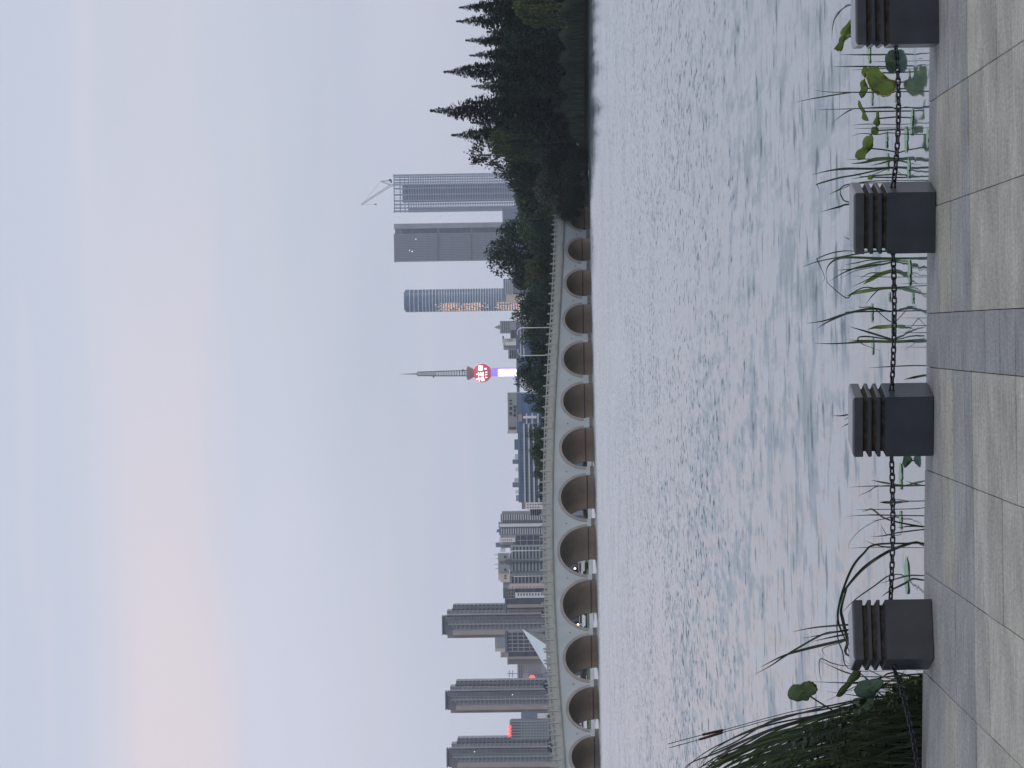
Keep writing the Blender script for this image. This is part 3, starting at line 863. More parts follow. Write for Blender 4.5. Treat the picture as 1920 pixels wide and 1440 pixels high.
# trees behind the bridge
bt = [  # y, xtop, width px, D, kind, k, material, label
    (372, 958, 100, 640, 'broad', 0, 'leaf_mid', 'fresh green tree behind the bridge end, below the scaffolded tower'),
    (405, 962, 90, 655, 'broad', 2, 'leaf_mid', 'mid green tree behind the bridge beside the tall dark dome tree'),
    (468, 912, 112, 650, 'broad', 3, 'leaf_dark', 'tall dark dome-crowned tree behind the bridge, before the finned tower'),
    (440, 965, 90, 630, 'broad', 1, 'leaf_mid', 'green tree at the foot of the dark dome tree'),
    (515, 985, 76, 625, 'broad', 4, 'leaf_light', 'light green tree low behind the balustrade'),
    (512, 950, 80, 660, 'broad', 0, 'leaf_dark', 'dark tree left of the dome-crowned tree'),
    (555, 962, 84, 648, 'broad', 2, 'leaf_dark', 'dark tree under the round glass tower'),
    (590, 953, 70, 655, 'broad', 1, 'leaf_mid', 'green pointed tree beside the round glass tower base'),
    (622, 976, 62, 650, 'broad', 3, 'leaf_mid', 'green tree between the paired white lamp posts'),
    (650, 985, 56, 645, 'broad', 0, 'leaf_dark', 'low dark tree right of the broadcasting tower'),
    (695, 968, 64, 652, 'broad', 4, 'leaf_dark', 'dark tree hiding the foot of the broadcasting tower'),
    (732, 978, 60, 648, 'broad', 2, 'leaf_dark', 'dark tree left of the broadcasting tower'),
    (765, 992, 46, 650, 'broad', 1, 'leaf_mid', 'mid green tree before the grey concrete block'),
    (818, 990, 52, 652, 'broad', 3, 'leaf_mid', 'green round tree before the blue-banded office building'),
    (852, 988, 60, 655, 'broad', 0, 'leaf_mid', 'green tree standing before the white floor bands'),
    (880, 1001, 40, 650, 'broad', 4, 'leaf_light', 'small light green tree before the blue-banded offices'),
    (918, 1003, 44, 652, 'broad', 2, 'leaf_dark', 'small dark tree before the white annex'),
    (1150, 1012, 30, 690, 'broad', 1, 'leaf_dark', 'small dark tree rising behind the balustrade, under the middle flats'),
    (1292, 1018, 26, 690, 'broad', 3, 'leaf_dark', 'small dark tree by the foot of the slab tower with a red sign beside it'),
    (1345, 1022, 24, 690, 'broad', 0, 'leaf_dark', 'small dark tree before the blue slab'),
    (1395, 1028, 30, 690, 'broad', 4, 'leaf_dark', 'small dark tree under the leftmost slab tower')]
for y, xt, wp, D, kd, k, mt, lb in bt:
    tree_px('broadleaf_tree', kd, k, mt, y, xt, wp, D, lb, None, .12, 'f', .6)
for i, (y, xt) in enumerate(((420, 985), (470, 985), (505, 1000), (545, 995), (580, 998), (610, 1003), (640, 1006), (675, 1003), (715, 1000), (750, 1006), (790, 1008))):
    tree_px('understorey_tree', 'broad', i % 5, 'leaf_dark', y, xt, 56, 618 + (i % 3) * 4, 'low dark tree just behind the balustrade', 'low trees behind the balustrade', .02, 'f', .6)
# shrubs on the far lawn, seen through the arches
for i, y in enumerate((868, 962, 950, 1062)):
    tree_px('lawn_shrub', 'broad', i % 5, 'leaf_mid', y, (1093, 1093, 1090, 1098)[i], (22, 20, 16, 18)[i], 652, 'clipped green shrub on the far lawn behind the arches', 'shrubs on the far lawn', .0, 'f', .45)
# reeds on the right-hand shore: nobody could count them
rg = random.Random(11); m = MB()
for k in range(9000):
    y = rg.uniform(-15, 300); D = shoreD(y) + rg.uniform(3.5, 10)
    p = P(1090, y, D); x = p.x; h = rg.uniform(2.0, 3.6) * (.75 + .35 * math.sin(y * .07) ** 2) * (1 if y < 215 else max(.35, 1 - (y - 215) / 90))
    wd = rg.uniform(.05, .12); lx = rg.uniform(-.5, .5); b = len(m.v)
    m.v += [(x - wd, D, .3), (x + wd, D + .05, .3), (x + lx * .4 + wd, D, .3 + h * .6), (x + lx * .4 - wd, D, .3 + h * .6), (x + lx, D - .1, .3 + h)]
    m.f += [(b, b + 1, b + 2, b + 3), (b + 3, b + 2, b + 4)]
tag(m.build('shore_reeds', 'reed_far'), 'belt of tall green reeds along the right-hand shore', 'reeds', None, 'stuff')

# ------------------------------------------------------------------ city helpers
ZB = .6
def span(y0, y1, D, xref=1000):      # world x range of an image interval (y0 < y1 ; larger y = further left)
    return P(xref, y1, D).x, P(xref, y0, D).x
def zat(x, y, D): return P(x, y, D).z
def block(parent, name, mt, y0, y1, xtop, D, dep, dy=0.0, xbot=None):
    x0, x1 = span(y0, y1, D); ym = (y0 + y1) / 2
    m = MB(); m.box(x0, x1, D + dy, D + dy + dep, ZB if xbot is None else zat(xbot, ym, D), zat(xtop, ym, D))
    return m.build(name, mt, parent)
def building(name, label, y, D, cat='building', group=None):
    p = P(1000, y, D); return empty(name, (p.x, D, ZB), 0, label, cat, group)
def bands(parent, name, mt, y0, y1, x0, x1, n, D, thick, dy=-.4, dep=.6):
    """n floor bands between rows x0 (top) and x1 (bottom); one shared mesh"""
    a, b = span(y0, y1, D); ym = (y0 + y1) / 2; za, zb = zat(x0, ym, D), zat(x1, ym, D)
    m = MB(); m.box(a, b, D + dy, D + dy + dep, -thick / 2, thick / 2)
    off = Vector((parent.location.x, parent.location.y, 0)); me = m.mesh(name, mt, False, off)
    for k in range(n):
        z = za + (zb - za) * (k + .5) / n
        inst(name, me, parent, (0, 0, z - parent.location.z))
def fins(parent, name, mt, y0, y1, x0, x1, n, D, wd, dy=-.5, dep=.6):
    a, b = span(y0, y1, D); ym = (y0 + y1) / 2; za, zb = zat(x0, ym, D), zat(x1, ym, D)
    m = MB(); m.box(-wd / 2, wd / 2, D + dy, D + dy + dep, zb, za)
    me = m.mesh(name, mt, False, Vector((0, parent.location.y, parent.location.z)))
    for k in range(n):
        inst(name, me, parent, (a + (b - a) * k / max(1, n - 1) - parent.location.x, 0, 0))
def windows(parent, name, mt, y0, y1, x0, x1, nx, nz, D, fw=.6, fh=.5, dy=-.15, skip=0.0, seed=1):
    """small windows, too small to pick apart: one joined part"""
    a, b = span(y0, y1, D); ym = (y0 + y1) / 2; za, zb = zat(x0, ym, D), zat(x1, ym, D)
    rg = random.Random(seed); m = MB(); sx = (b - a) / nx; sz = (za - zb) / nz
    for i in range(nx):
        for j in range(nz):
            if rg.random() < skip: continue
            cx_ = a + sx * (i + .5); cz = zb + sz * (j + .5)
            m.box(cx_ - sx * fw / 2, cx_ + sx * fw / 2, D + dy, D + dy + .3, cz - sz * fh / 2, cz + sz * fh / 2)
    o = m.build(name, mt, parent); o['kind'] = 'stuff'; return o

# ------------------------------------------------------------------ residential slab towers on the left
def slab_tower(yr, w_, dx, base, label, D=2500, lit=()):
    """yr = right edge (image y), w_ = width px, dx = shift of the tops"""
    t = building('slab_tower', label, yr + w_ / 2, D, 'tower block', 'slab tower blocks')
    bays = [(0, .05, 855, 'city_glass', 3), (.05, .115, 855, 'city_grey_dark', 2.2), (.115, .165, 853, 'city_glass', 3.2), (.165, .265, 844, 'city_glass', 1.5),
            (.265, .31, 844, 'city_grey', .6), (.31, .35, 846, 'city_glass', 2), (.35, .47, 842, 'city_grey_dark', 0), (.47, .495, 844, 'city_grey', .4),
            (.495, .57, 844, 'city_glass', 1.4), (.57, .60, 846, 'city_grey', .5), (.60, .685, 847, 'city_grey_dark', 1.6), (.685, .755, 854, 'city_glass', 2.2),
            (.755, .785, 855, 'city_grey', 1.2), (.785, .91, 855, 'city_beige', 1.0), (.91, 1.0, 855, 'city_brown', 2.6)]
    for f0, f1, xt, mt, dy in bays:
        block(t, 'bay', mt, yr + f0 * w_, yr + f1 * w_ - .0, xt + dx, D, 16, dy)
    block(t, 'roof_block', 'city_brown', yr + .785 * w_, yr + w_, 844.5 + dx, D, 10, 3.4, 855 + dx)
    windows(t, 'upper_windows', 'city_glass', yr + .80 * w_, yr + .90 * w_, 846 + dx, 853 + dx, 3, 2, D, .7, .5, 3.2)
    block(t, 'roof_block', 'city_grey_dark', yr + .33 * w_, yr + .90 * w_, 838.5 + dx, D, 10, 2.9, 857 + dx)
    block(t, 'roof_block', 'city_brown', yr + .36 * w_, yr + .88 * w_, 837 + dx, D, 7, 4.5, 840 + dx)
    block(t, 'crown_plate', 'city_core', yr + .33 * w_, yr + .90 * w_, 834.5 + dx, D, 14, .6, 836.6 + dx)
    windows(t, 'core_windows', 'city_glass', yr + .37 * w_, yr + .45 * w_, 858 + dx, base, 1, int((base - 858 - dx) / 5.2), D, .75, .42, -.2)
    fins(t, 'mullion', 'city_grey', yr + .18 * w_, yr + .255 * w_, 845 + dx, base, 3, D, .4, 1.1, .5)
    fins(t, 'mullion', 'city_grey', yr + .505 * w_, yr + .56 * w_, 845 + dx, base, 3, D, .28, 1.0, .5)
    fins(t, 'mullion', 'city_grey', yr + .695 * w_, yr + .745 * w_, 855 + dx, base, 3, D, .28, 1.8, .5)
    for f0, f1, xt, dy in ((.168, .262, 848, 1.15), (.50, .565, 848, 1.05), (.60, .685, 850, 1.3), (.69, .75, 857, 1.85), (.118, .162, 858, 2.9), (.0, .048, 858, 2.7)):
        bands(t, 'floor_line', 'city_grey', yr + f0 * w_, yr + f1 * w_, xt + dx, base, int((base - xt - dx) / 7.8), D, .55, dy, .5)
    for k, (fx, xx) in enumerate(lit):
        block(t, 'lit_window', 'window_lit', yr + fx * w_, yr + fx * w_ + 1.6, xx, D, .4, -.35, xx + 1.6)
    return t
slab_tower(1275.3, 60.5, 0, 1030, 'grey slab tower block with beige end wall, beside the red rooftop sign', lit=((.43, 960),))
slab_tower(1383, 60.5, 2.5, 1036, 'grey slab tower block at the town edge, behind the person on the bridge', lit=((.40, 889),))
slab_tower(1132.5, 62.5, -6, 1020, 'grey slab tower block rising behind the dark gridded flats', lit=())

# dark flats under the third slab tower
t = building('dark_flats', 'dark grey mid-rise flats with cream vertical strips, right of the tall slab tower', 1130, 2100)
for y0, y1, xt, mt, dy in ((1122, 1133, 949, 'city_glass', 1), (1133, 1139, 951, 'city_beige', .2), (1139, 1142.5, 951, 'city_glass', 1.4), (1142.5, 1149, 950, 'city_brown', .4)):
    block(t, 'bay', mt, y0, y1, xt, 2100, 14, dy)
block(t, 'parapet', 'city_core', 1121, 1149.5, 946.5, 2100, 12, -.3, 949)
windows(t, 'balcony_windows', 'city_glass', 1143.5, 1148, 953, 1018, 1, 14, 2100, .6, .5, .2)
t = building('gridded_flats', 'dark flats with a pale frame grid and beige end wall behind the pale glass spire', 1216, 2050)
for y0, y1, xt, mt, dy in ((1184, 1222, 950, 'city_glass', 1), (1222, 1231, 953, 'city_glass', 1.6), (1231, 1235.5, 953, 'city_beige', .3), (1235.5, 1245.5, 953, 'city_brown', .9)):
    block(t, 'bay', mt, y0, y1, xt, 2050, 14, dy)
block(t, 'parapet', 'city_core', 1183, 1222, 947, 2050, 12, .2, 951)
block(t, 'parapet', 'city_grey', 1222, 1246, 951, 2050, 12, .3, 953.2)
block(t, 'roof_block', 'city_beige', 1222, 1232, 944, 2050, 6, 3, 951)
bands(t, 'frame_rail', 'city_grey', 1184.5, 1221.5, 955, 1020, 6, 2050, .45, .6, .5)
fins(t, 'frame_stile', 'city_grey', 1185, 1221, 953, 1020, 6, 2050, .45, .55, .5)
windows(t, 'end_windows', 'city_glass', 1237, 1244, 956, 1018, 2, 13, 2050, .35, .45, .7)
t = building('rear_block', 'pale blue-grey block peeping out behind the gridded flats', 1207, 2700)
block(t, 'wall', 'city_greengrey', 1194, 1213, 928, 2700, 14); block(t, 'end_wall', 'city_cream', 1213, 1221, 928.5, 2700, 12, .8)
bands(t, 'floor_line', 'city_grey', 1194, 1213, 930, 948, 3, 2700, .5)
t = building('rear_block', 'small cream stair block stepping down behind the gridded flats', 1227, 2720)
block(t, 'wall', 'city_cream', 1222, 1232, 938.5, 2720, 10)
windows(t, 'small_windows', 'city_glass', 1223, 1231, 941, 950, 2, 2, 2720)

# pale glass pyramid (spire) behind the balustrade
t = building('glass_spire', 'tall pale glass spire leaning like a sail above the balustrade', 1215, 900, 'spire')
apex = P(979.5, 1179.5, 905); bl = P(1026, 1253, 900); br = P(1026, 1206, 900); bk = P(1022, 1192, 922)
for q in (bl, br, bk): q.z = ZB
fx = bl + (bl - apex) * 0
def low(a, b, z): k = (z - a.z) / (b.z - a.z); return a + (b - a) * k
# continue the visible edges down to the ground
e1_, e2_, e3_ = P(1024, 1252, 900), P(1020, 1207, 900), P(1020, 1190, 925)
gl, gr, gb = low(apex, e1_, ZB), low(apex, e2_, ZB), low(apex, e3_, ZB)
NPAN = 9
for a, b, nm_ in ((gl, gr, 'front'), (gr, gb, 'side'), (gb, gl, 'rear')):
    for i in range(NPAN):
        f0, f1 = i / NPAN, (i + 1) / NPAN
        if f1 > .985: f1 = 1.0
        q = [a.lerp(apex, f0), b.lerp(apex, f0), b.lerp(apex, f1), a.lerp(apex, f1)]
        n_ = (q[1] - q[0]).cross(q[3] - q[0]).normalized() * .12
        g_ = .012
        c_ = sum(q, Vector()) / 4
        q = [c_ + (p - c_) * .985 for p in q]
        m = MB(); m.add(q + [p - n_ for p in q], [(0, 1, 2, 3), (7, 6, 5, 4), (0, 4, 5, 1), (1, 5, 6, 2), (2, 6, 7, 3), (3, 7, 4, 0)])
        m.build('glass_panel', 'pyramid_glass', t)
m = MB()
for a in (gl, gr, gb): m.tube([a, apex], [.22, .06], 5)
m.build('frame', 'city_white', t)

# grey hospital-like block with square windows and a red round sign
t = building('office_block', 'grey office block with small square windows beside the spire', 1260, 2900)
block(t, 'wall', 'city_grey', 1243, 1276, 970, 2900, 20)
windows(t, 'window_grid', 'city_glass', 1245, 1262, 980, 1015, 5, 8, 2900, .45, .5); block(t, 'wing', 'city_bluewall', 1262, 1276, 990, 2900, 15, -2)
windows(t, 'window_grid', 'city_glass', 1263, 1275, 996, 1018, 3, 4, 2900, .5, .5, -2.2)
bands(t, 'top_band', 'city_grey_dark', 1245, 1272, 972, 980, 2, 2900, 1.3)
m = MB(); c = P(998, 1271.5, 2895); m.lathe([(2.6, -.25), (2.6, .25), (.01, .26)], 18)
o = inst('round_sign', m.mesh('round_sign', 'sign_red'), None, c, (math.pi / 2, 0, 0)); tag(o, 'glowing red round sign on the grey office block', 'sign')
# mast with cross arms
t = building('roof_mast', 'thin antenna mast with cross arms above the grey office block', 1263, 2880, 'antenna'); t.location.z = zat(971, 1263, 2900)
m = MB(); a = P(971, 1263, 2885); b = P(951, 1263, 2885); m.tube([a, b], .35, 5); m.build('pole', 'steel', t)
for xx in (955, 961):
    m = MB(); m.tube([P(xx, 1257, 2885), P(xx, 1270, 2885)], .3, 5); m.build('cross_arm', 'steel', t)

# blue slab and office with the red rooftop letters
t = building('blue_slab', 'plain blue slab building between two slab tower blocks', 1343, 2700)
block(t, 'wall', 'city_bluewall', 1333, 1353, 977, 2700, 20); bands(t, 'floor_line', 'city_core', 1333, 1353, 980, 1030, 9, 2700, .4)
block(t, 'porch', 'city_white', 1337, 1347, 1008, 2700, 8, -10)
t = building('sign_office', 'gridded grey-blue office carrying red letters on its roof', 1368, 2200)
block(t, 'wall', 'city_core', 1352.5, 1384, 958, 2200, 18, 1)
bands(t, 'floor_band', 'city_greengrey', 1352.5, 1384, 975, 1030, 10, 2200, .9, .4, .7)
fins(t, 'pier', 'city_greengrey', 1352.5, 1384, 958, 1030, 7, 2200, .7, .3, .8)
block(t, 'parapet', 'city_grey', 1352.5, 1384, 955.5, 2200, 15, 1, 958.2)
def glyph(parent, name, mt, cx, cy, s, D, seed, dens=5):
    """a glowing character: a cluster of strokes on one sign letter"""
    rg = random.Random(seed); m = MB(); c = P(cx, cy, D); px = D / F
    h = s * px / 2
    for k in range(dens):
        z = -h + 2 * h * (k + .5) / dens; w0 = h * rg.uniform(.55, 1)
        m.box(c.x - w0, c.x + w0, D - .25, D + .1, c.z + z - h * .13, c.z + z + h * .13)
    for k in range(3):
        x = h * (-.55 + .55 * k); z0 = -h * rg.uniform(.3, 1); z1 = h * rg.uniform(.3, 1)
        m.box(c.x + x - h * .13, c.x + x + h * .13, D - .3, D + .05, c.z + z0, c.z + z1)
    return m.build(name, mt, parent)
s_ = building('rooftop_sign', 'row of glowing red letters on the roof of the gridded office', 1371, 2195, 'sign'); s_.location.z = zat(959, 1371, 2195)
for k, yy in enumerate((1363.5, 1370.8, 1378)): glyph(s_, 'letter', 'sign_red', 955.5, yy, 6.6, 2195, 40 + k)
m = MB(); x0, x1 = span(1359, 1383, 2195); m.box(x0, x1, 2195.3, 2195.9, zat(959.5, 1371, 2195), zat(958.6, 1371, 2195)); m.build('rail', 'steel', s_)
t = building('edge_block', 'pale blue block with a bright lamp at the edge of the town', 1436, 2600)
block(t, 'wall', 'city_greengrey', 1441, 1462, 958, 2600, 20); block(t, 'wing', 'city_bluewall', 1424, 1441, 962, 2600, 18, 10)
windows(t, 'window_grid', 'city_glass', 1443, 1460, 965, 1030, 6, 16, 2600)
block(t, 'lit_window', 'window_lit', 1437, 1440, 956.5, 2600, 1, 8, 959.5)

# ------------------------------------------------------------------ flats in the middle
D = 1750
t = building('balcony_flats', 'blue-grey flats with two stacks of pale balconies and a white stair strip', 981, D)
for y0, y1, xt, mt, dy in ((959.5, 964, 941, 'city_grey', 1.5), (964, 976, 938.5, 'city_glass_blue', 1), (976, 981.5, 939, 'city_greengrey', .8), (981.5, 987, 936.5, 'city_white', -.4), (987, 990.5, 937, 'city_greengrey', .6), (990.5, 1002.5, 936, 'city_glass_blue', 1)):
    block(t, 'bay', mt, y0, y1, xt, D, 14, dy)
bands(t, 'balcony', 'city_pale', 964, 975, 940, 1018, 18, D, .62, -.6, 1.5)
bands(t, 'balcony', 'city_pale', 990.5, 1001.5, 938, 1018, 18, D, .62, -.6, 1.5)
windows(t, 'side_windows', 'city_glass', 976.5, 981, 942, 1018, 1, 18, D, .5, .5, .6)
for y0, y1, xt in ((979, 990, 934.5), (993, 998, 931)): block(t, 'roof_block', 'city_bluewall', y0, y1, xt, D, 6, 4, 938.5)
# white lower annex left of the blue-banded offices
t = building('white_annex', 'low white annex with small windows, between the offices and the flats', 948, 1300)
block(t, 'wall', 'city_white', 942, 955, 985, 1300, 12); windows(t, 'window_grid', 'city_glass', 943, 954, 987, 1012, 2, 5, 1300, .35, .4)
block(t, 'wing', 'city_pale', 955, 968, 993, 1300, 12, 3); bands(t, 'wing_band', 'city_glass', 955.5, 967, 994, 1014, 5, 1300, .5, 2.7, .5)
block(t, 'roof_block', 'city_brown', 943, 955, 978, 1300, 8, 4, 985.3)
# dark flats with grid in the gap
t = building('dark_panel_flats', 'dark panelled flats with white upper storeys between the two pale blocks', 1013, 1850)
block(t, 'lower_wall', 'city_glass', 1002, 1024, 968, 1850, 14, .6); block(t, 'upper_wall', 'city_grey', 1002, 1027, 938, 1850, 12, 3, 968.3)
block(t, 'white_strip', 'city_white', 1008, 1016, 936, 1850, 3, .4, 966); block(t, 'white_strip', 'city_pink', 1016, 1020, 938, 1850, 3, .9, 962)
block(t, 'white_box', 'city_white', 1028, 1034.5, 938, 1850, 5, 1, 947)
windows(t, 'upper_windows', 'city_glass', 1009, 1020, 941, 961, 2, 5, 1850, .4, .4, .25)
bands(t, 'frame_rail', 'city_grey', 1003, 1023, 970, 1018, 4, 1850, .35, .2, .5); fins(t, 'frame_stile', 'city_grey', 1003, 1023, 968.5, 1018, 3, 1850, .35, .15, .5)
block(t, 'roof_block', 'city_bluewall', 1018, 1026, 929, 1850, 6, 5, 938.3)
# grey-green flats with the arched window parapet
D = 1600
t = building('grey_flats', 'grey-green flats with long window bands and an arched window in the tall parapet', 1050, D)
block(t, 'wall', 'city_greengrey', 1024, 1071, 957, D, 14)
block(t, 'parapet', 'city_greengrey', 1037, 1071, 934, D, 6, -.5, 957.2)
bands(t, 'window_band', 'city_glass', 1025, 1048, 960, 1018, 9, D, .75, -.15, .4); bands(t, 'window_band', 'city_glass', 1053.5, 1071, 960, 1018, 9, D, .75, -.15, .4)
block(t, 'shaft', 'city_grey_dark', 1050, 1053, 958, D, 2, -.9, 1019)
for yy in (1041, 1065): block(t, 'parapet_window', 'city_glass', yy, yy + 4.5, 945, D, .3, -.7, 949.5)
for k in range(3): block(t, 'louvre', 'city_grey_dark', 1050.5, 1057, 937 + k * 2.8, D, .3, -.7, 938.6 + k * 2.8)
m = MB(); c = P(952, 1053, D); pts = [(-1.2, -1.4), (1.2, -1.4), (1.2, .3), (.7, 1.2), (0, 1.8), (-.7, 1.2), (-1.2, .3)]
m.add([(c.x + a, D - .85, c.z + b) for a, b in pts] + [(c.x + a, D - .5, c.z + b) for a, b in pts], [tuple(range(7))] + [(i, i + 7, (i + 1) % 7 + 7, (i + 1) % 7) for i in range(7)])
m.build('arched_window', 'city_grey_dark', t)
for k, yy in enumerate((1040, 1047, 1058, 1066)):
    m = MB(); m.tube([P(934.2, yy, D + 3), P(926 + 3 * (k % 2), yy, D + 3)], .12, 4); m.build('antenna', 'steel_dark', t)
# cream-topped flats
t = building('cream_flats', 'flats with cream penthouse and pink-white end wall', 1085, D)
block(t, 'wall', 'city_greengrey', 1071, 1094, 956, D, 14, 1); bands(t, 'window_band', 'city_glass', 1078, 1093, 958, 1018, 9, D, 1.0, .8, .4)
block(t, 'penthouse', 'city_cream', 1071.3, 1091, 938, D, 10, .4, 956.2); block(t, 'penthouse', 'city_pink', 1072, 1088, 934, D, 8, 2, 938.3)
for yy in (1078, 1082.5): block(t, 'penthouse_window', 'city_glass', yy, yy + 2, 945, D, .3, .2, 949.5)
block(t, 'end_wall', 'city_pink', 1094, 1103, 955, D, 12, .2); windows(t, 'end_windows', 'city_glass', 1099.5, 1101.5, 958, 1018, 1, 9, D, .8, .3, .05)
block(t, 'roof_edge', 'city_grey', 1091, 1101, 943, D, 8, 2, 956.2)
# brown flats with white side
t = building('brown_flats', 'dark brown-grey flats with a white windowed lower side wall', 1112, 1680)
block(t, 'wall', 'city_glass', 1103, 1123, 950, 1680, 14, 2); block(t, 'roof_block', 'city_grey_dark', 1103, 1122, 943, 1680, 8, 4, 950.2)
block(t, 'side_wall', 'city_white', 1111, 1121, 966, 1680, 6, .4); windows(t, 'side_windows', 'city_glass', 1111.5, 1117, 969, 1018, 1, 9, 1680, .8, .4, .2)
bands(t, 'frame_rail', 'city_brown', 1104, 1122, 950, 966, 3, 1680, .5, 1.6, .5); fins(t, 'frame_stile', 'city_brown', 1104, 1122, 950.5, 966, 4, 1680, .5, 1.55, .5)

# ------------------------------------------------------------------ low offices in the centre
D = 1250
t = building('banded_offices', 'long low blue glass office building with white floor bands', 870, D)
block(t, 'wall', 'city_glass_blue', 795, 942, 975, D, 18, .5)
bands(t, 'floor_band', 'city_pale', 795, 942, 979, 1014, 4, D, .55, -.3, .9)
fins(t, 'mullion', 'city_core', 797, 940, 976, 1014, 24, D, .18, .2, .4)
block(t, 'roof_edge', 'city_core', 795, 942, 971.5, D, 15, 1.5, 975.2)
for y0, y1, xt, mt in ((825, 843, 965.5, 'city_core'), (852, 862, 965, 'city_pale'), (862, 870, 960.5, 'city_bluewall'), (878, 884, 966, 'city_white'), (897, 905, 964, 'city_pale'), (905, 914, 960.5, 'city_bluewall'), (921, 926, 966, 'city_white'), (930, 940, 967, 'city_greengrey')):
    block(t, 'roof_plant', mt, y0, y1, xt, D, 6, 5, 971.8)
t = building('centre_offices', 'blue glass block with white frames behind the trees', 770, 1350)
block(t, 'wall', 'city_glass_blue', 738, 800, 977, 1350, 16); bands(t, 'floor_band', 'city_pale', 775, 800, 982, 1014, 3, 1350, .6, -.3, .5)
block(t, 'roof_edge', 'city_core', 736, 806, 969, 1350, 14, 1, 977.2); block(t, 'core_block', 'city_beige', 776, 790, 972, 1350, 4, -.6, 979)
fins(t, 'white_post', 'city_white', 782, 796, 981, 1006, 2, 1350, 1.0, -.6, .5)
t = building('concrete_block', 'grey concrete rooftop block with louvred openings above the blue offices', 774, 1500)
block(t, 'wall', 'city_grey', 735.5, 812, 952, 1500, 12); block(t, 'end_face', 'city_pink', 806, 812.3, 951.6, 1500, 3, -.6, 969)
for y0, y1, x0, x1 in ((749, 752, 955, 960), (755, 758, 955, 960), (762, 768, 955, 960), (772, 778, 955, 960), (757, 764, 963, 967), (766, 772, 963, 967), (775, 780, 963, 967), (800, 804, 955, 967)):
    block(t, 'louvre', 'city_glass', y0, y1, x0, 1500, .3, -.25, x1)
block(t, 'roof_step', 'city_greengrey', 737, 760, 961, 1500, 3, -1, 969)
t = building('small_block', 'dark little roof pavilion over the blue-banded offices', 833, 1500)
block(t, 'wall', 'city_grey_dark', 824, 843, 964.5, 1500, 10)
t = building('grey_terrace', 'grey stepped terrace buildings right of the broadcasting tower', 648, 1900)
for y0, y1, xt, mt, dy in ((655, 672, 953, 'city_grey', 0), (643, 655, 944, 'city_greengrey', .5), (634, 646, 943, 'city_pale', -.6), (640, 647, 948, 'city_white', -1.2), (618, 636, 957, 'city_grey_dark', .3)):
    block(t, 'wing', mt, y0, y1, xt, 1900, 12, dy)
block(t, 'roof_plant', 'city_core', 629, 642, 942, 1900, 5, 2, 944.5)
windows(t, 'window_grid', 'city_glass', 634.5, 645, 950, 962, 3, 3, 1900, .5, .5, -.75)
bands(t, 'floor_band', 'city_glass', 656, 671, 955, 972, 4, 1900, .8, -.2, .4); bands(t, 'floor_band', 'city_glass', 619, 635, 960, 980, 4, 1900, .8, .1, .4)
t = building('blue_podium', 'low blue glass podium stretching behind the trees', 640, 1400)
block(t, 'wall', 'city_glass_blue', 610, 700, 972.5, 1400, 10); bands(t, 'floor_band', 'city_pale', 612, 672, 973, 985, 2, 1400, .5, -.2, .4); block(t, 'roof_edge', 'city_core', 604, 735, 968, 1400, 9, .4, 972.7)
t = building('turret_block', 'grey block with a little pagoda turret beside the terraces', 612, 2600)
block(t, 'wall', 'city_greengrey', 601, 624, 937.5, 2600, 14); windows(t, 'window_grid', 'city_glass', 602, 623, 940, 956, 6, 4, 2600)
m = MB(); c = P(937.5, 613.5, 2605)
for k, (w_, h0, h1) in enumerate(((1.5, 0, 1.4), (.95, 1.4, 2.6), (.5, 2.6, 3.6))): m.box(c.x - w_, c.x + w_, 2603, 2603 + 2 * w_, c.z + h0 - .3, c.z + h1)
m.tube([(c.x, 2605, c.z + 3.5), (c.x, 2605, c.z + 5.0)], [.3, .05], 6); m.build('turret', 'city_grey', t)
t = building('low_hall', 'pale low hall between the round glass tower and the trees', 560, 2800)
block(t, 'wall', 'city_bluewall', 522, 562, 944, 2800, 20); block(t, 'wing', 'city_cream', 552, 568, 949, 2800, 12, -3)
bands(t, 'floor_band', 'city_pale', 523, 552, 946, 962, 4, 2800, .7)
t = building('link_block', 'plain blue-grey slab between the scaffolded and the finned tower', 404, 4400)
block(t, 'wall', 'city_bluewall', 390, 424, 942, 4400, 30); bands(t, 'floor_line', 'city_core', 391, 423, 944, 960, 4, 4400, .8)

# ------------------------------------------------------------------ tower under construction, with crane
D = 4500; s1 = building('scaffolded_tower', 'unfinished tower of bare floor slabs and columns with a crane on top', 361, D, 'skyscraper')
X0, X1 = span(326, 396, D, 850); WID = X1 - X0; ztop = zat(738, 361, D); z_fl = zat(766, 361, D)
FH = 3.2; nfl = int((z_fl - 20) / FH)
off = Vector((s1.location.x, s1.location.y, 0))
m = MB(); m.box(X0 - .6, X1 + .6, D, D + 7, -.72, .72); me = m.mesh('floor_slab', 'city_slab', False, off)
for k in range(nfl + 1): inst('floor_slab', me, s1, (0, 0, z_fl - k * FH - s1.location.z))
def column(f, wd, dy=0., mt='city_slab', zt=None):
    x = X0 + WID * f; m = MB(); m.box(x - wd / 2, x + wd / 2, D + dy, D + dy + wd, ZB, zt or ztop); m.build('column', mt, s1)
for f in (.02, .11, .20, .30, .46, .63, .73, .79, .86, .93, .985): column(f, 1.7, -.3)
m = MB(); m.box(X0 + WID * .26, X0 + WID * .735, D + 2.2, D + 6, ZB, z_fl + 8); m.build('core', 'city_core', s1)
m = MB(); m.box(X0 - .3, X0 + WID * .10, D + .8, D + 5, ZB, z_fl); m.build('clad_bay', 'city_fin', s1)
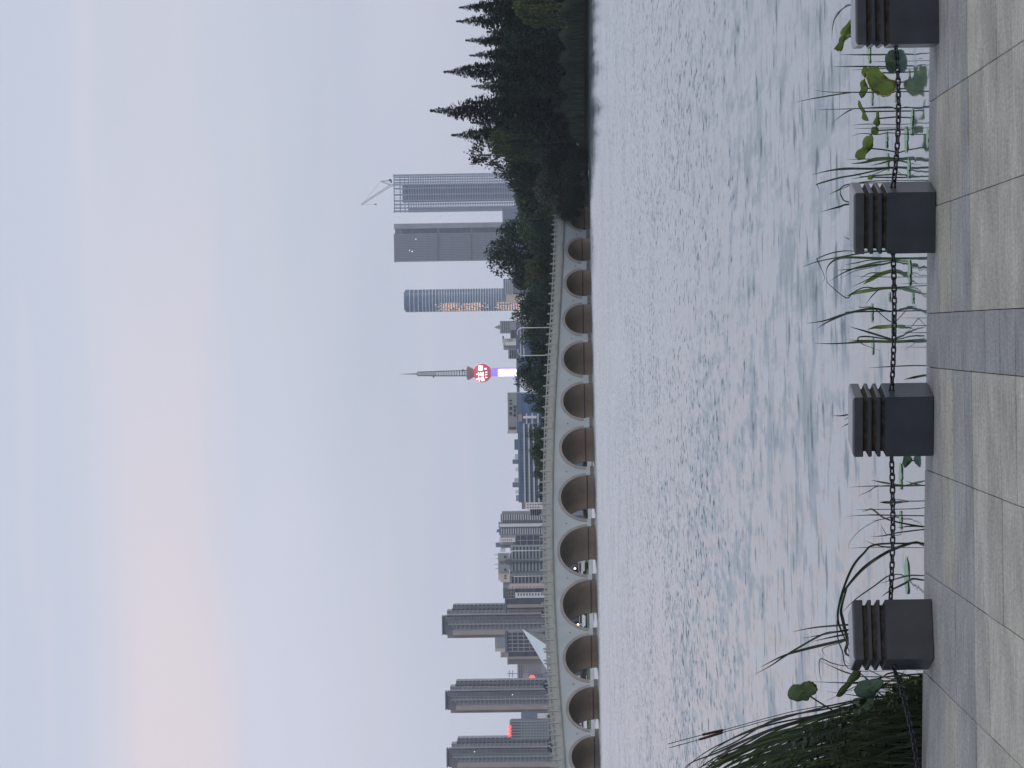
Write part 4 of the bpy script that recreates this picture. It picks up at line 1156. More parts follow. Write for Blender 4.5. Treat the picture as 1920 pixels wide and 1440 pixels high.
# open crown: ring beams and thin posts
for z in (z_fl + 5, z_fl + 11, ztop - .6):
    m = MB(); m.box(X0 - .9, X1 + .9, D - .2, D + .8, z - .5, z + .5); m.box(X0 - .9, X1 + .9, D + 6, D + 7, z - .5, z + .5); m.build('ring_beam', 'city_slab', s1)
me = None
for k in range(26):
    x = X0 + WID * k / 25; m = MB(); m.box(x - .22, x + .22, D - .4, D, z_fl, ztop + (.9 if k in (0, 1, 24, 25) else 0)); m.build('crown_post', 'city_slab', s1)
# luffing crane
cr = building('tower_crane', 'luffing crane with raised jib standing on the unfinished tower', 350, D, 'crane')
b0 = P(737, 347, D); cr.location = (b0.x, D + 3, b0.z)
def lat(a, b, w0, w1, n, name):
    """lattice beam between two points"""
    m = MB(); ax = (b - a).normalized(); s1_ = ax.cross(Vector((0, 1, 0))).normalized(); s2_ = Vector((0, 1, 0))
    c_ = []
    for i in range(n + 1):
        f = i / n; h = (w0 + (w1 - w0) * f) / 2; p = a.lerp(b, f)
        c_.append([p + s1_ * h + s2_ * h, p - s1_ * h + s2_ * h, p - s1_ * h - s2_ * h, p + s1_ * h - s2_ * h])
    for j in range(4): m.tube([q[j] for q in c_], .26, 4)
    for i in range(n):
        for j in range(4): m.tube([c_[i][j], c_[i + 1][(j + 1) % 4]], .15, 4, False)
    return m.build(name, 'steel', cr)
DD = D + 3
pv = P(733.5, 347, DD); lat(P(738.5, 347, DD), pv, 2.4, 2.4, 2, 'mast')
lat(P(732.5, 347.5, DD), P(677, 384, DD), 2.6, 1.4, 14, 'jib')
apx = P(714, 340, DD); lat(pv, apx, 1.4, .8, 5, 'a_frame'); lat(apx, P(730, 339, DD), .8, .8, 4, 'back_stay')
m = MB(); m.tube([apx, P(679, 382.5, DD)], .16, 4); m.build('pendant', 'steel_dark', cr)
m = MB(); a = P(735, 343, DD); b = P(730, 337.5, DD); m.box(min(a.x, b.x), max(a.x, b.x), DD - 1.2, DD + 1.2, a.z, a.z + 2); m.box(b.x - 1.2, b.x + 1.2, DD - 1.5, DD + 1.5, b.z - 2.4, b.z + .6); m.build('counterweight', 'steel_dark', cr)
m = MB(); a = P(734.6, 349, DD); m.box(a.x - 1.1, a.x + 1.1, DD - 1.6, DD, a.z - 1.2, a.z + 1.2); m.build('cab', 'city_white', cr)
m = MB(); a = P(678, 383.5, DD); m.tube([a, a - Vector((0, 0, 17))], .13, 4); m.build('hoist_rope', 'steel_dark', cr)
m = MB(); m.box(a.x - .8, a.x + .8, DD - .6, DD + .6, a.z - 19.5, a.z - 17); m.build('hook_block', 'steel_dark', cr)

# ------------------------------------------------------------------ finned tower
t = building('finned_tower', 'grey slab tower with vertical fins and two dark service floors', 451, D, 'skyscraper')
block(t, 'side_bay', 'city_fin', 415.5, 425, 738.5, D, 25, .8); block(t, 'recess', 'city_glass', 425, 435, 740.5, D, 24, 3.5)
block(t, 'wall', 'city_core', 435, 486, 739.5, D, 26, .8)
fins(t, 'fin', 'city_fin', 435.5, 485.5, 740, 960, 17, D, 1.15, -.6, 1.3)
for xx in (821.5, 884): block(t, 'service_floor', 'city_grey_dark', 435, 486.2, xx - 1.8, D, 2, -.9, xx + 1.8)
for xx in (821.5, 884): block(t, 'service_floor', 'city_core', 425, 435, xx - 1.8, D, 2, 2.9, xx + 1.8)
block(t, 'roof_edge', 'city_grey', 434, 487, 738.3, D, 24, 1.2, 740); block(t, 'top_box', 'city_core', 425, 435, 742.5, D, 12, 2.6, 753)
for yy, xx in ((444, 779), (465, 767), (467, 772)): block(t, 'lit_window', 'window_lit', yy, yy + 2, xx, D, .3, -.95, xx + 1.5)

# ------------------------------------------------------------------ round glass tower
D = 4200; t = building('round_glass_tower', 'round blue glass tower ringed by pale floor bands, sunset reflection in glowing panels on one side', 562, D, 'skyscraper')
x0, x1 = span(541, 584.5, D, 850); cx_ = (x0 + x1) / 2; rr = (x1 - x0) / 2; zt = zat(759.5, 562, D)
def oval(rx, ry, z0, z1, n=40):
    m = MB(); vs = []
    for z in (z0, z1): vs += [(cx_ + rx * math.cos(2 * math.pi * k / n), D + ry + ry * math.sin(2 * math.pi * k / n), z) for k in range(n)]
    m.add(vs, [(k, (k + 1) % n, (k + 1) % n + n, k + n) for k in range(n)] + [tuple(range(n, 2 * n)), tuple(reversed(range(n)))]); return m
oval(rr * .97, rr * .55, ZB, zt).build('glass_drum', 'city_glass_blue', t, smooth=False)
m = oval(rr, rr * .57, -.42, .42); me = m.mesh('floor_band', 'city_band', False, Vector((t.location.x, t.location.y, 0)))
z = zat(768, 562, D); k = 0
while z > 25:
    inst('floor_band', me, t, (0, -.25, z - t.location.z)); z -= (5.2 if k < 3 else 4.0 if k < 8 else 3.15); k += 1
oval(rr * .80, rr * .45, zt, zt + 1.5).build('roof', 'city_bluewall', t)
rg = random.Random(3); m = MB()  # glowing panels stand in for the sunset's reflection on the drum
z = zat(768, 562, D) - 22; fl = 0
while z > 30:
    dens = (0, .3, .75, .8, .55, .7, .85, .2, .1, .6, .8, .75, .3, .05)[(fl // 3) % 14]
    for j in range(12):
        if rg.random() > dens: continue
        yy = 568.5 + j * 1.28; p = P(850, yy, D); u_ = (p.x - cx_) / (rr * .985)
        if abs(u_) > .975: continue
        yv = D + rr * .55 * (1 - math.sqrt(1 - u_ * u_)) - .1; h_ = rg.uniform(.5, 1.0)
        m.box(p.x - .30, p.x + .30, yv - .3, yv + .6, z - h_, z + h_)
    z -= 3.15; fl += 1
o = m.build('sunset_reflection_panels', 'sunset_glow', t); o['kind'] = 'stuff'

# ------------------------------------------------------------------ broadcasting tower
D = 4300; t = building('broadcast_tower', 'broadcasting tower with a glowing red sphere, white lit shaft and lattice antenna', 699, D, 'tower')
px = D / F
def tp(x): return P(x, 699 + (904 - x) * .0115 * 0, D)
ax0 = P(904, 699.3, D).x
def zt_(x): return zat(x, 699, D)
m = MB(); m.lathe([(4.6, ZB), (4.4, zt_(934))], 16, (ax0, D)); m.build('lit_shaft', 'led_white', t, smooth=True)
m = MB(); m.lathe([(4.4, zt_(934)), (4.4, zt_(920))], 16, (ax0, D)); m.build('violet_shaft', 'led_violet', t, smooth=True)
m = MB(); m.lathe([(.9, ZB), (.9, zt_(922))], 8, (ax0 + 5.2, D - 1)); m.build('side_shaft', 'led_violet', t)
SR = 17.6 * px; zc = zt_(904.3)
m = MB(); m.lathe([(max(.02, SR * math.sin(math.pi * k / 18)), zc - SR * math.cos(math.pi * k / 18)) for k in range(19)], 32, (ax0, D)); sph = m.build('sphere', 'sphere_red', t, smooth=True)
m = MB()
for k in range(40):                                 # glowing rim lights
    a = 2 * math.pi * k / 40
    if -.2 < math.sin(a + .6) < 2: m.box(ax0 + SR * 1.01 * math.cos(a) - .5, ax0 + SR * 1.01 * math.cos(a) + .5, D - .6, D + .6, zc + SR * 1.01 * math.sin(a) - .5, zc + SR * 1.01 * math.sin(a) + .5)
m.build('rim_light', 'led_pink', sph)
def on_sphere(u, v): return Vector((ax0 + u * SR, D - SR * math.sqrt(max(.02, 1 - u * u - v * v)) - .15, zc + v * SR))
def strokes(name, segs, wd, mt='led_white'):
    m = MB()
    for s_ in segs:
        n = 4; pts = [on_sphere(s_[0] + (s_[2] - s_[0]) * i / n, s_[1] + (s_[3] - s_[1]) * i / n) for i in range(n + 1)]
        m.tube(pts, wd, 4)
    return m.build(name, mt, sph)
# three big characters, then a line of small marks; shapes as far as the photograph shows them
strokes('character', [(-.86, .30, -.42, .38), (-.66, .62, -.62, .10), (-.84, .02, -.46, .10), (-.80, -.20, -.80, .02), (-.50, -.14, -.48, .10), (-.80, -.20, -.50, -.14)], .75)
strokes('character', [(-.32, .34, .06, .38), (-.14, .60, -.16, -.02), (-.32, .10, .10, .16), (-.34, -.12, -.18, .06), (-.10, .04, .08, -.16), (-.26, -.16, .0, -.10)], .75)
strokes('character', [(.28, .36, .76, .34), (.32, .34, .30, -.02), (.74, .32, .72, -.04), (.30, -.02, .72, -.04), (.44, .22, .62, .20), (.42, .10, .64, .08), (.52, .34, .52, 0)], .7)
strokes('small_character', [(-.56, -.42, -.40, -.40), (-.50, -.34, -.48, -.54), (-.26, -.40, -.10, -.38), (-.18, -.34, -.18, -.56), (.0, -.44, .14, -.42), (.06, -.38, .08, -.56)], .45)
strokes('small_character', [(.34, -.32, .52, -.30), (.42, -.24, .44, -.46), (.34, -.46, .54, -.44)], .45)
m = MB(); m.lathe([(5.0, zt_(888.5)), (8.4, zt_(878.5)), (8.6, zt_(876)), (.1, zt_(875.8))], 20, (ax0, D)); m.build('collar', 'tower_pink', t, smooth=False)
# lattice antenna
zl0, zl1, zl2, ztip = zt_(876.5), zt_(817), zt_(783), zt_(750)
def lattice(z0, z1, w0, w1, n, name):
    m = MB()
    for sx, sy in ((-1, -1), (1, -1), (1, 1), (-1, 1)): m.tube([(ax0 + sx * w0, D + sy * w0, z0), (ax0 + sx * w1, D + sy * w1, z1)], .85, 4)
    for i in range(n + 1):
        f = i / n; z = z0 + (z1 - z0) * f; h = w0 + (w1 - w0) * f
        c_ = [(ax0 - h, D - h, z), (ax0 + h, D - h, z), (ax0 + h, D + h, z), (ax0 - h, D + h, z)]
        for j in range(4): m.tube([c_[j], c_[(j + 1) % 4]], .5, 4)
        if i < n:
            h2 = w0 + (w1 - w0) * (i + 1) / n; z2 = z0 + (z1 - z0) * (i + 1) / n
            m.tube([(ax0 - h, D - h, z), (ax0 + h2, D - h2, z2)], .2, 4, False); m.tube([(ax0 + h, D + h, z), (ax0 - h2, D + h2, z2)], .2, 4, False)
    m.build(name, 'steel_dark', t)
lattice(zl0, zl1, 3.3, 2.8, 12, 'antenna_lower'); lattice(zl1, zl2, 2.6, 2.2, 9, 'antenna_upper')
m = MB(); m.tube([(ax0, D, zl2), (ax0, D, zt_(766)), (ax0, D, ztip)], [.9, .6, .12], 6); m.build('spike', 'steel_dark', t)
for zz_, r_ in ((zl2, 3.0), (zl1, 3.4), (zl0 + .5, 6.0)):
    m = MB(); m.lathe([(.1, zz_ - .4), (r_, zz_ - .4), (r_, zz_ + .4), (.1, zz_ + .4)], 12, (ax0, D)); m.build('platform', 'steel_dark', t)
for xx, sx in ((813, -1), (868, 1)):
    m = MB(); c = Vector((ax0 + sx * 3.4, D - 2, zt_(xx))); m.lathe([(.1, -1.3), (1.5, -.9), (1.7, .5), (.6, 1.3), (.1, 1.35)], 10); 
    o = m.build('dish', 'steel_dark', None); o.parent = t; o.location = c - t.location

# ------------------------------------------------------------------ cars on the far bank, behind the arches
def car_mesh():
    prof = [(-2.1, .28), (2.1, .28), (2.15, .62), (1.9, .85), (1.0, .95), (.45, 1.42), (-1.1, 1.46), (-1.75, 1.0), (-2.12, .92), (-2.16, .5)]
    m = MB(); n = len(prof); w_ = .86
    def wz(z): return w_ if z < 1.0 else w_ * .80
    m.add([(x, -wz(z), z) for x, z in prof] + [(x, wz(z), z) for x, z in prof], [tuple(range(n)), tuple(reversed(range(n, 2 * n)))] + [(i, i + n, (i + 1) % n + n, (i + 1) % n) for i in range(n)])
    g = MB()
    for s_ in (-1, 1):
        y = s_ * .80
        g.add([(.80, y * 1.06, .98), (.42, y * .90, 1.36), (-1.05, y * .90, 1.39), (-1.5, y * 1.06, 1.02)], [(0, 1, 2, 3) if s_ < 0 else (3, 2, 1, 0)])
    g.add([(1.02, -.74, .98), (1.02, .74, .98), (.52, .66, 1.38), (.52, -.66, 1.38)], [(0, 1, 2, 3)])
    wh = MB(); wh.lathe([(.02, -.11), (.33, -.11), (.33, .11), (.02, .11)], 14)
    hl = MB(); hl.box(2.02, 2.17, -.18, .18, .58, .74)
    return m, g, wh, hl
cm, cg, cw, ch = car_mesh()
GM, WM, HM = cg.mesh('window', 'car_glass'), cw.mesh('wheel', 'tyre'), ch.mesh('headlight', 'window_lit')
def car(y, D, mt, rz, label):
    p = P(1098, y, D); o = empty('parked_car', (p.x, D, .88), rz, label, 'car', 'cars on the far bank')
    inst('body', cm.mesh('body', mt), o); inst('window', GM, o)
    for x in (-1.35, 1.35):
        for s_ in (-1, 1): inst('wheel', WM, o, (x, s_ * .80, .33), (math.pi / 2, 0, 0))
    for s_ in (-1, 1): inst('headlight', HM, o, (0, s_ * .58, 0))
for y, D_, mt, rz, lb in ((1060, 665, 'car_white', 0, 'white car on the far bank behind the biggest arch'), (1072, 672, 'car_red', .1, 'red car behind the white one, seen through the biggest arch'), (1082, 668, 'car_dark', 3.1, 'dark car on the far bank, half hidden by a pier of the biggest arch'),
                          (1163, 665, 'car_white', 3.1, 'white car seen through the arch under the dark flats'), (1176, 671, 'car_silver', 0, 'silver car seen through the arch under the dark flats'), (1266, 666, 'car_dark', 0, 'dark car seen through the arch under the pale spire'),
                          (1356, 665, 'car_white', 3.1, 'white car seen through the arch under the sign office'), (1368, 671, 'car_dark', 0, 'dark car seen through the arch under the sign office')):
    car(y, D_, mt, rz, lb)
# dark shopfront behind the cars and a glowing lamp
t = building('shopfront', 'low dark shopfront behind the parked cars, seen through the arches', 1080, 690)
x0, x1 = span(985, 1440, 690); m = MB(); m.box(x0, x1, 690, 700, ZB, 5.2); m.build('wall', 'city_grey_dark', t)
for k in range(18):
    xx = x0 + (x1 - x0) * (k + .5) / 18; m = MB(); m.box(xx - .8, xx + .8, 689.7, 690.1, 1.0, 3.4); m.build('window', 'car_glass' if k % 3 else 'city_white', t)
for y in (1066, 1171):
    p = P(1078 if y < 1100 else 1084, y, 684); o = empty('shop_lamp', (p.x, 684, .6), 0, ('warm glowing lamp behind the biggest arch', 'warm glowing lamp strip behind the arch under the dark flats')[y > 1100], 'street lamp')
    m = MB(); m.tube([(0, 0, 0), (0, 0, p.z - .6)], .05, 6); m.build('post', 'steel_dark', o, world=False)
    m = MB(); m.lathe([(.02, p.z - .85), (.18, p.z - .7), (.2, p.z - .5), (.02, p.z - .35)], 10); m.build('globe', 'lamp_glow', o, world=False, smooth=True)

# ------------------------------------------------------------------ person on the bridge
tpn, _ = BT(1032, 1399, 1.0); pz = deck(tpn) + .44; pb = BW(tpn, pz, 1.0)
def person():
    o = empty('person', pb, PSI, 'person in a blue top and white cap walking along the bridge parapet', 'person')
    V = [(0, 0, .92), (0, 0, 1.15), (0, 0, 1.40), (0, 0, 1.50), (.10, 0, .90), (.12, .10, .50), (.12, .02, .08), (-.10, 0, .90), (-.12, -.10, .50), (-.12, -.18, .08),
         (.19, 0, 1.40), (.26, .05, 1.12), (.27, -.08, .90), (-.19, 0, 1.40), (-.26, -.05, 1.12), (-.27, .10, .90), (.12, -.14, .04), (-.12, -.32, .04)]
    E = [(0, 1), (1, 2), (2, 3), (0, 4), (4, 5), (5, 6), (0, 7), (7, 8), (8, 9), (2, 10), (10, 11), (11, 12), (2, 13), (13, 14), (14, 15), (6, 16), (9, 17)]
    rad = [.15, .14, .16, .06, .10, .07, .045, .10, .07, .045, .07, .05, .035, .07, .05, .035, .04, .04]
    me = bpy.data.meshes.new('body'); me.from_pydata(V, E, []); me.materials.append(MATS['cloth_blue'])
    b = bpy.data.objects.new('body', me); COL.objects.link(b); b.parent = o
    md = b.modifiers.new('skin', 'SKIN'); lay = me.skin_vertices[0].data if me.skin_vertices else None
    if lay is None:
        me.skin_vertices.new() if hasattr(me.skin_vertices, 'new') else None
        lay = me.skin_vertices[0].data
    for i, r_ in enumerate(rad): lay[i].radius = (r_, r_ * .8)
    lay[0].use_root = True
    b.modifiers.new('sub', 'SUBSURF').render_levels = 2
    m = MB(); m.lathe([(.01, 1.50), (.06, 1.51), (.085, 1.58), (.09, 1.65), (.08, 1.69), (.01, 1.71)], 12); m.build('head', 'skin', o, world=False, smooth=True)
    m = MB(); m.lathe([(.099, 1.66), (.102, 1.70), (.08, 1.76), (.01, 1.78)], 12); m.box(-.08, .08, -.20, -.08, 1.665, 1.68); m.build('cap', 'car_white', o, world=False)
person()

# ------------------------------------------------------------------ water plants near the promenade
Z1, Z2, Z3, Z4, Z5 = (1480, 0, 6.4), (1480, 160, 6.4), (1480, 460, 6.4), (1480, 850, 4.8), (1400, 1150, 4.965)
def zp(zw, p): return zw[0] + p[0] / zw[2], zw[1] + p[1] / zw[2]
def vhor(y): return HOR - math.tan(ROLL) * ((1440 - y) - 720)
def waterD(x, y): return (CAMZ - WATER) * F / (x - vhor(y))
def ribbon(pts, wid, name, mt, parent, seed):
    """narrow blade with a shallow keel along a 3-D path; pts[0] = tip"""
    rg = random.Random(seed)
    pts = catmull(pts, 5); n = len(pts); m = MB(); vs = []; fs = []
    for i, p in enumerate(pts):
        t = (pts[min(i + 1, n - 1)] - pts[max(i - 1, 0)]).normalized()
        tw = .5 * math.sin(i * .25 + seed)
        s_ = t.cross(Vector((0, 1, 0)))
        if s_.length < 1e-4: s_ = Vector((1, 0, 0))
        s_.normalize(); k = Vector((0, 1, 0))
        s_ = (s_ * math.cos(tw) + k * math.sin(tw))
        f = i / (n - 1)
        w_ = wid * (min(1, .12 + 2.6 * f) if f < .35 else 1.0 - .35 * max(0, f - .6) / .4)
        vs += [p - s_ * w_ / 2, p + Vector((0, .25 * w_, 0)) , p + s_ * w_ / 2]
    for i in range(n - 1):
        b = i * 3; fs += [(b, b + 1, b + 4, b + 3), (b + 1, b + 2, b + 5, b + 4)]
    m.add(vs, fs); return m.build(name, mt, parent, smooth=True)
def clump(label, blades, cat='reeds', group='reed clumps in the shallow water'):
    """blades: (window, pixel points from tip to base, width in window px, material)"""
    prepared = []
    for zw, pts, wd, mt in blades:
        px_ = [zp(zw, p) for p in pts]
        px_.sort(key=lambda q: 0)
        lowx, lowy = max(px_, key=lambda q: q[0])
        D_ = waterD(lowx, lowy) if lowx > 1655 else 24.0
        D_ = min(max(D_, 22.45), 24.8)
        pp = [P(a, b, D_ + .10 * math.sin(i * 1.3)) for i, (a, b) in enumerate(px_)]
        lowi = max(range(len(pp)), key=lambda i: -pp[i].z)
        if pp[lowi].z > WATER - .02:
            if lowi == len(pp) - 1: pp.append(Vector((pp[-1].x + (pp[-1].x - pp[-2].x) * .1, pp[-1].y, WATER - .06)))
            elif lowi == 0: pp.insert(0, Vector((pp[0].x, pp[0].y, WATER - .06)))
        prepared.append((pp, wd / zw[2] * D_ / F * 1.75, mt))
    base = min((p for pp, _, _ in prepared for p in pp), key=lambda q: q.z)
    o = empty('reed_clump', (base.x, base.y, WATER), 0, label, cat, group)
    for i, (pp, wd, mt) in enumerate(prepared): ribbon(pp, wd, 'blade', mt, o, i + len(label))
    return o
Bd, Bg, Bl = 'blade_dark', 'blade_green', 'blade_lime'
clump('sparse upright reeds around the dark round lotus leaf', [
    (Z1, [(605, 655), (840, 657), (1100, 655), (1240, 652)], 11, Bd), (Z1, [(525, 800), (840, 797), (1150, 800)], 11, Bd), (Z1, [(745, 838), (1000, 828), (1160, 820)], 8, Bd),
    (Z1, [(920, 745), (1160, 738), (1400, 735), (1690, 722)], 5, Bg), (Z1, [(510, 490), (520, 320), (570, 190), (760, 55)], 8, Bd), (Z1, [(525, 235), (570, 165), (650, 100), (765, 45)], 6, Bd),
    (Z1, [(1540, 710), (1690, 670)], 6, Bd)])
clump('pair of long straight reeds spreading in a V beside the yellowing lotus leaf', [
    (Z1, [(295, 1078), (480, 1105), (840, 1108), (960, 1108), (1300, 1100)], 9, Bd), (Z1, [(60, 1230), (300, 1180), (700, 1115), (840, 1108)], 9, Bd)])
clump('forked reed rising through the middle lotus leaves', [
    (Z2, [(350, 293), (520, 288), (840, 278), (1200, 260), (1280, 285), (1400, 260)], 9, Bd), (Z2, [(510, 450), (650, 345), (740, 295), (830, 278)], 9, Bd), (Z2, [(740, 483), (860, 468), (1010, 465), (1300, 470)], 6, Bd),
    (Z2, [(770, 518), (930, 515), (1200, 512), (1650, 512)], 5, Bd), (Z2, [(740, 610), (870, 578), (1050, 590), (1190, 570), (1380, 585), (1650, 590)], 8, Bd)])
clump('leaning green reeds beside the bollard behind the lotus leaves', [
    (Z2, [(690, 892), (900, 885), (1280, 890), (1670, 880)], 7, Bg), (Z2, [(745, 940), (900, 925), (1010, 893), (1160, 880), (1300, 885)], 26, Bg), (Z2, [(275, 1070), (500, 1020), (700, 1000), (1000, 1000), (1280, 985)], 17, Bd),
    (Z2, [(370, 1280), (335, 1200), (345, 1182), (600, 1110), (800, 1075), (1150, 1000), (1270, 990)], 12, Bd), (Z2, [(735, 1125), (960, 1090), (1250, 1068)], 11, Bg), (Z2, [(970, 965), (1120, 930), (1280, 890)], 12, Bg),
    (Z2, [(760, 1040), (880, 1095), (1000, 1075), (1190, 1000)], 7, Bg)])
clump('broken reed tips standing behind the bollard by the lotus leaves', [
    (Z2, [(550, 1280), (760, 1190), (1000, 1150)], 8, Bd), ((1400, 350, 3.692), [(520, 172), (640, 140), (730, 120)], 8, Bd), ((1400, 350, 3.692), [(650, 0), (655, 65), (730, 110)], 6, Bg), ((1400, 350, 3.692), [(570, 55), (640, 20), (730, -20)], 5, Bd),
    ((1400, 350, 3.692), [(672, 347), (735, 375), (800, 400)], 6, Bd)])
clump('tall bent green reeds with snapped tips beside a bollard', [
    (Z3, [(150, 262), (340, 195), (640, 135), (950, 80), (1100, 75)], 11, Bd), (Z3, [(390, 455), (420, 375), (338, 180), (342, 155), (500, 95), (650, 68), (805, 68)], 8, Bd), (Z3, [(435, 350), (470, 240), (560, 170), (700, 145), (1050, 155), (1250, 155), (1440, 155)], 17, Bg),
    (Z3, [(660, 235), (815, 208), (1000, 175)], 8, Bd), (Z3, [(580, 298), (760, 285), (1000, 240), (1120, 228), (1250, 200)], 15, Bd), (Z3, [(480, 432), (690, 310), (1000, 215), (1250, 180)], 12, Bg), (Z3, [(625, 390), (780, 310), (1000, 260), (1250, 190)], 6, Bg),
    (Z3, [(840, 405), (960, 335), (1080, 330), (1240, 300)], 10, Bg), (Z3, [(890, 465), (960, 420), (1060, 360), (1240, 305)], 32, Bl), (Z3, [(745, 500), (880, 440), (1100, 340)], 6, Bd)])
clump('reed with a folded limp leaf reaching the promenade edge', [
    (Z3, [(435, 350), (455, 430), (480, 470), (680, 630), (760, 570), (900, 505), (1060, 515), (1300, 500), (1650, 482)], 8, Bd), (Z3, [(690, 610), (780, 575), (960, 540), (1130, 515)], 26, Bl), (Z3, [(910, 720), (1000, 600), (1120, 520)], 8, Bd),
    (Z3, [(760, 370), (1200, 380), (1650, 380)], 5, Bd), (Z3, [(1310, 460), (1650, 462)], 4, Bd)])
clump('curved double reed bending over with broken stalk', [
    (Z3, [(210, 937), (420, 905), (620, 840), (850, 780), (1030, 760), (1180, 790)], 17, Bd), (Z3, [(335, 995), (460, 920), (650, 835), (760, 800)], 13, Bd), (Z3, [(835, 710), (845, 745), (960, 740), (1030, 765), (1205, 910)], 8, Bd), (Z3, [(1310, 870), (1640, 872)], 4, Bd)])
clump('fan of pointed reeds by the chain, one pale lime leaf', [
    (Z3, [(720, 975), (960, 1045), (1240, 1130)], 15, Bd), (Z3, [(940, 1010), (1030, 985), (1120, 980), (1240, 970)], 27, Bl), (Z3, [(300, 1175), (520, 1180), (850, 1165), (1270, 1150), (1480, 1152)], 12, Bd), (Z3, [(695, 1135), (960, 1145), (1270, 1150)], 13, Bg),
    (Z3, [(1100, 1270), (900, 1195), (835, 1150), (825, 1112), (870, 1095), (1000, 1100), (1250, 1140)], 11, Bg), (Z3, [(720, 1160), (900, 1150), (1250, 1160), (1440, 1155)], 17, Bg), (Z3, [(1310, 965), (1640, 962)], 5, Bd), (Z3, [(1310, 1050), (1640, 1048)], 6, Bd),
    (Z3, [(1310, 1220), (1640, 1222)], 4, Bd), (Z3, [(1380, 1085), (1560, 870)], 5, Bd)])
clump('few thin reed tips behind the bollard by the dark paving band', [
    ((1400, 700, 3.692), [(595, 292), (650, 294), (710, 285), (760, 284)], 6, Bd), ((1400, 700, 3.692), [(655, 373), (712, 345), (760, 325)], 6, Bd), ((1400, 700, 3.692), [(680, 320), (712, 302), (760, 280)], 5, Bd),
    ((1400, 350, 3.692), [(840, 1255), (1000, 1245), (1160, 1238)], 5, Bd), ((1400, 350, 3.692), [(1090, 1335), (1160, 1320), (1240, 1305)], 10, Bd)])
clump('forked thin reed past the floating green pads', [
    (Z4, [(540, 305), (720, 295), (1000, 295), (1215, 290)], 6, Bd), (Z4, [(735, 240), (830, 260), (920, 275), (1020, 290)], 11, Bg), (Z4, [(620, 382), (720, 340), (810, 295)], 5, Bd), (Z4, [(1040, 245), (1130, 275), (1215, 290)], 7, Bg)])
clump('short dark reed stub standing alone by the chain', [
    (Z4, [(810, 440), (860, 441), (930, 442)], 14, Bd), (Z4, [(900, 400), (1000, 420), (1080, 430), (1215, 428)], 6, Bd)])
clump('crossing thin reeds with an arched hair-thin blade', [
    (Z4, [(580, 510), (760, 505), (1100, 500), (1215, 490)], 5, Bd), (Z4, [(655, 525), (700, 512), (750, 505), (850, 580), (1000, 625), (1215, 660)], 9, Bd), (Z4, [(510, 567), (720, 555), (940, 558), (1215, 562)], 7, Bd),
    (Z4, [(530, 880), (545, 800), (640, 690), (780, 610), (940, 570)], 3, Bd), (Z4, [(740, 610), (850, 590), (940, 570)], 6, Bd), (Z4, [(970, 670), (1100, 655), (1215, 660)], 9, Bd), (Z4, [(735, 750), (860, 740), (970, 715), (1215, 685)], 8, Bd),
    (Z4, [(820, 635), (850, 690), (890, 735)], 4, Bd), (Z4, [(680, 787), (800, 830), (900, 845), (1000, 840), (1130, 800), (1215, 815)], 10, Bd), (Z4, [(535, 855), (740, 845), (1215, 850)], 4, Bd)])
clump('long arching reeds sweeping over the bollard beside the cattails', [
    (Z5, [(975, 430), (920, 250), (850, 60), (880, -160), (980, -420), (1090, -560), (1200, -640)], 14, Bd), (Z4, [(440, 1440), (450, 1340), (500, 1230), (640, 1060), (780, 950), (920, 870), (1060, 820), (1140, 800)], 17, Bd), (Z4, [(480, 1425), (600, 1310), (770, 1190), (900, 1100)], 8, Bd),
    (Z5, [(990, 530), (890, 350), (845, 200), (850, 0), (900, -180)], 7, Bd), (Z5, [(970, 400), (940, 250), (895, 60), (880, -40), (930, -230)], 18, Bd), (Z4, [(830, 1290), (900, 1240), (1040, 1170), (1110, 1130), (1200, 1140)], 12, Bd), (Z4, [(820, 1170), (960, 1130), (1080, 1100), (1200, 1100)], 9, Bg)])
clump('upright pointed reeds behind the bollard at the cattail thicket', [
    (Z5, [(430, 170), (650, 130), (960, 105), (1150, 90)], 11, Bd), (Z5, [(520, 232), (700, 200), (950, 150), (1150, 120)], 9, Bd), (Z5, [(610, 262), (800, 220), (960, 190), (1150, 160)], 11, Bd), (Z5, [(135, 498), (330, 400), (560, 330), (950, 240), (1150, 200)], 16, Bd),
    (Z5, [(80, 565), (220, 490), (400, 370), (700, 200), (860, 170), (1150, 130)], 11, Bd), (Z5, [(755, 415), (710, 360), (720, 320), (860, 280), (1000, 250)], 4, Bd), (Z5, [(700, 640), (680, 560), (685, 425), (800, 465), (975, 490)], 6, Bd), (Z5, [(690, 445), (850, 520), (960, 560), (1100, 590)], 8, Bd)])

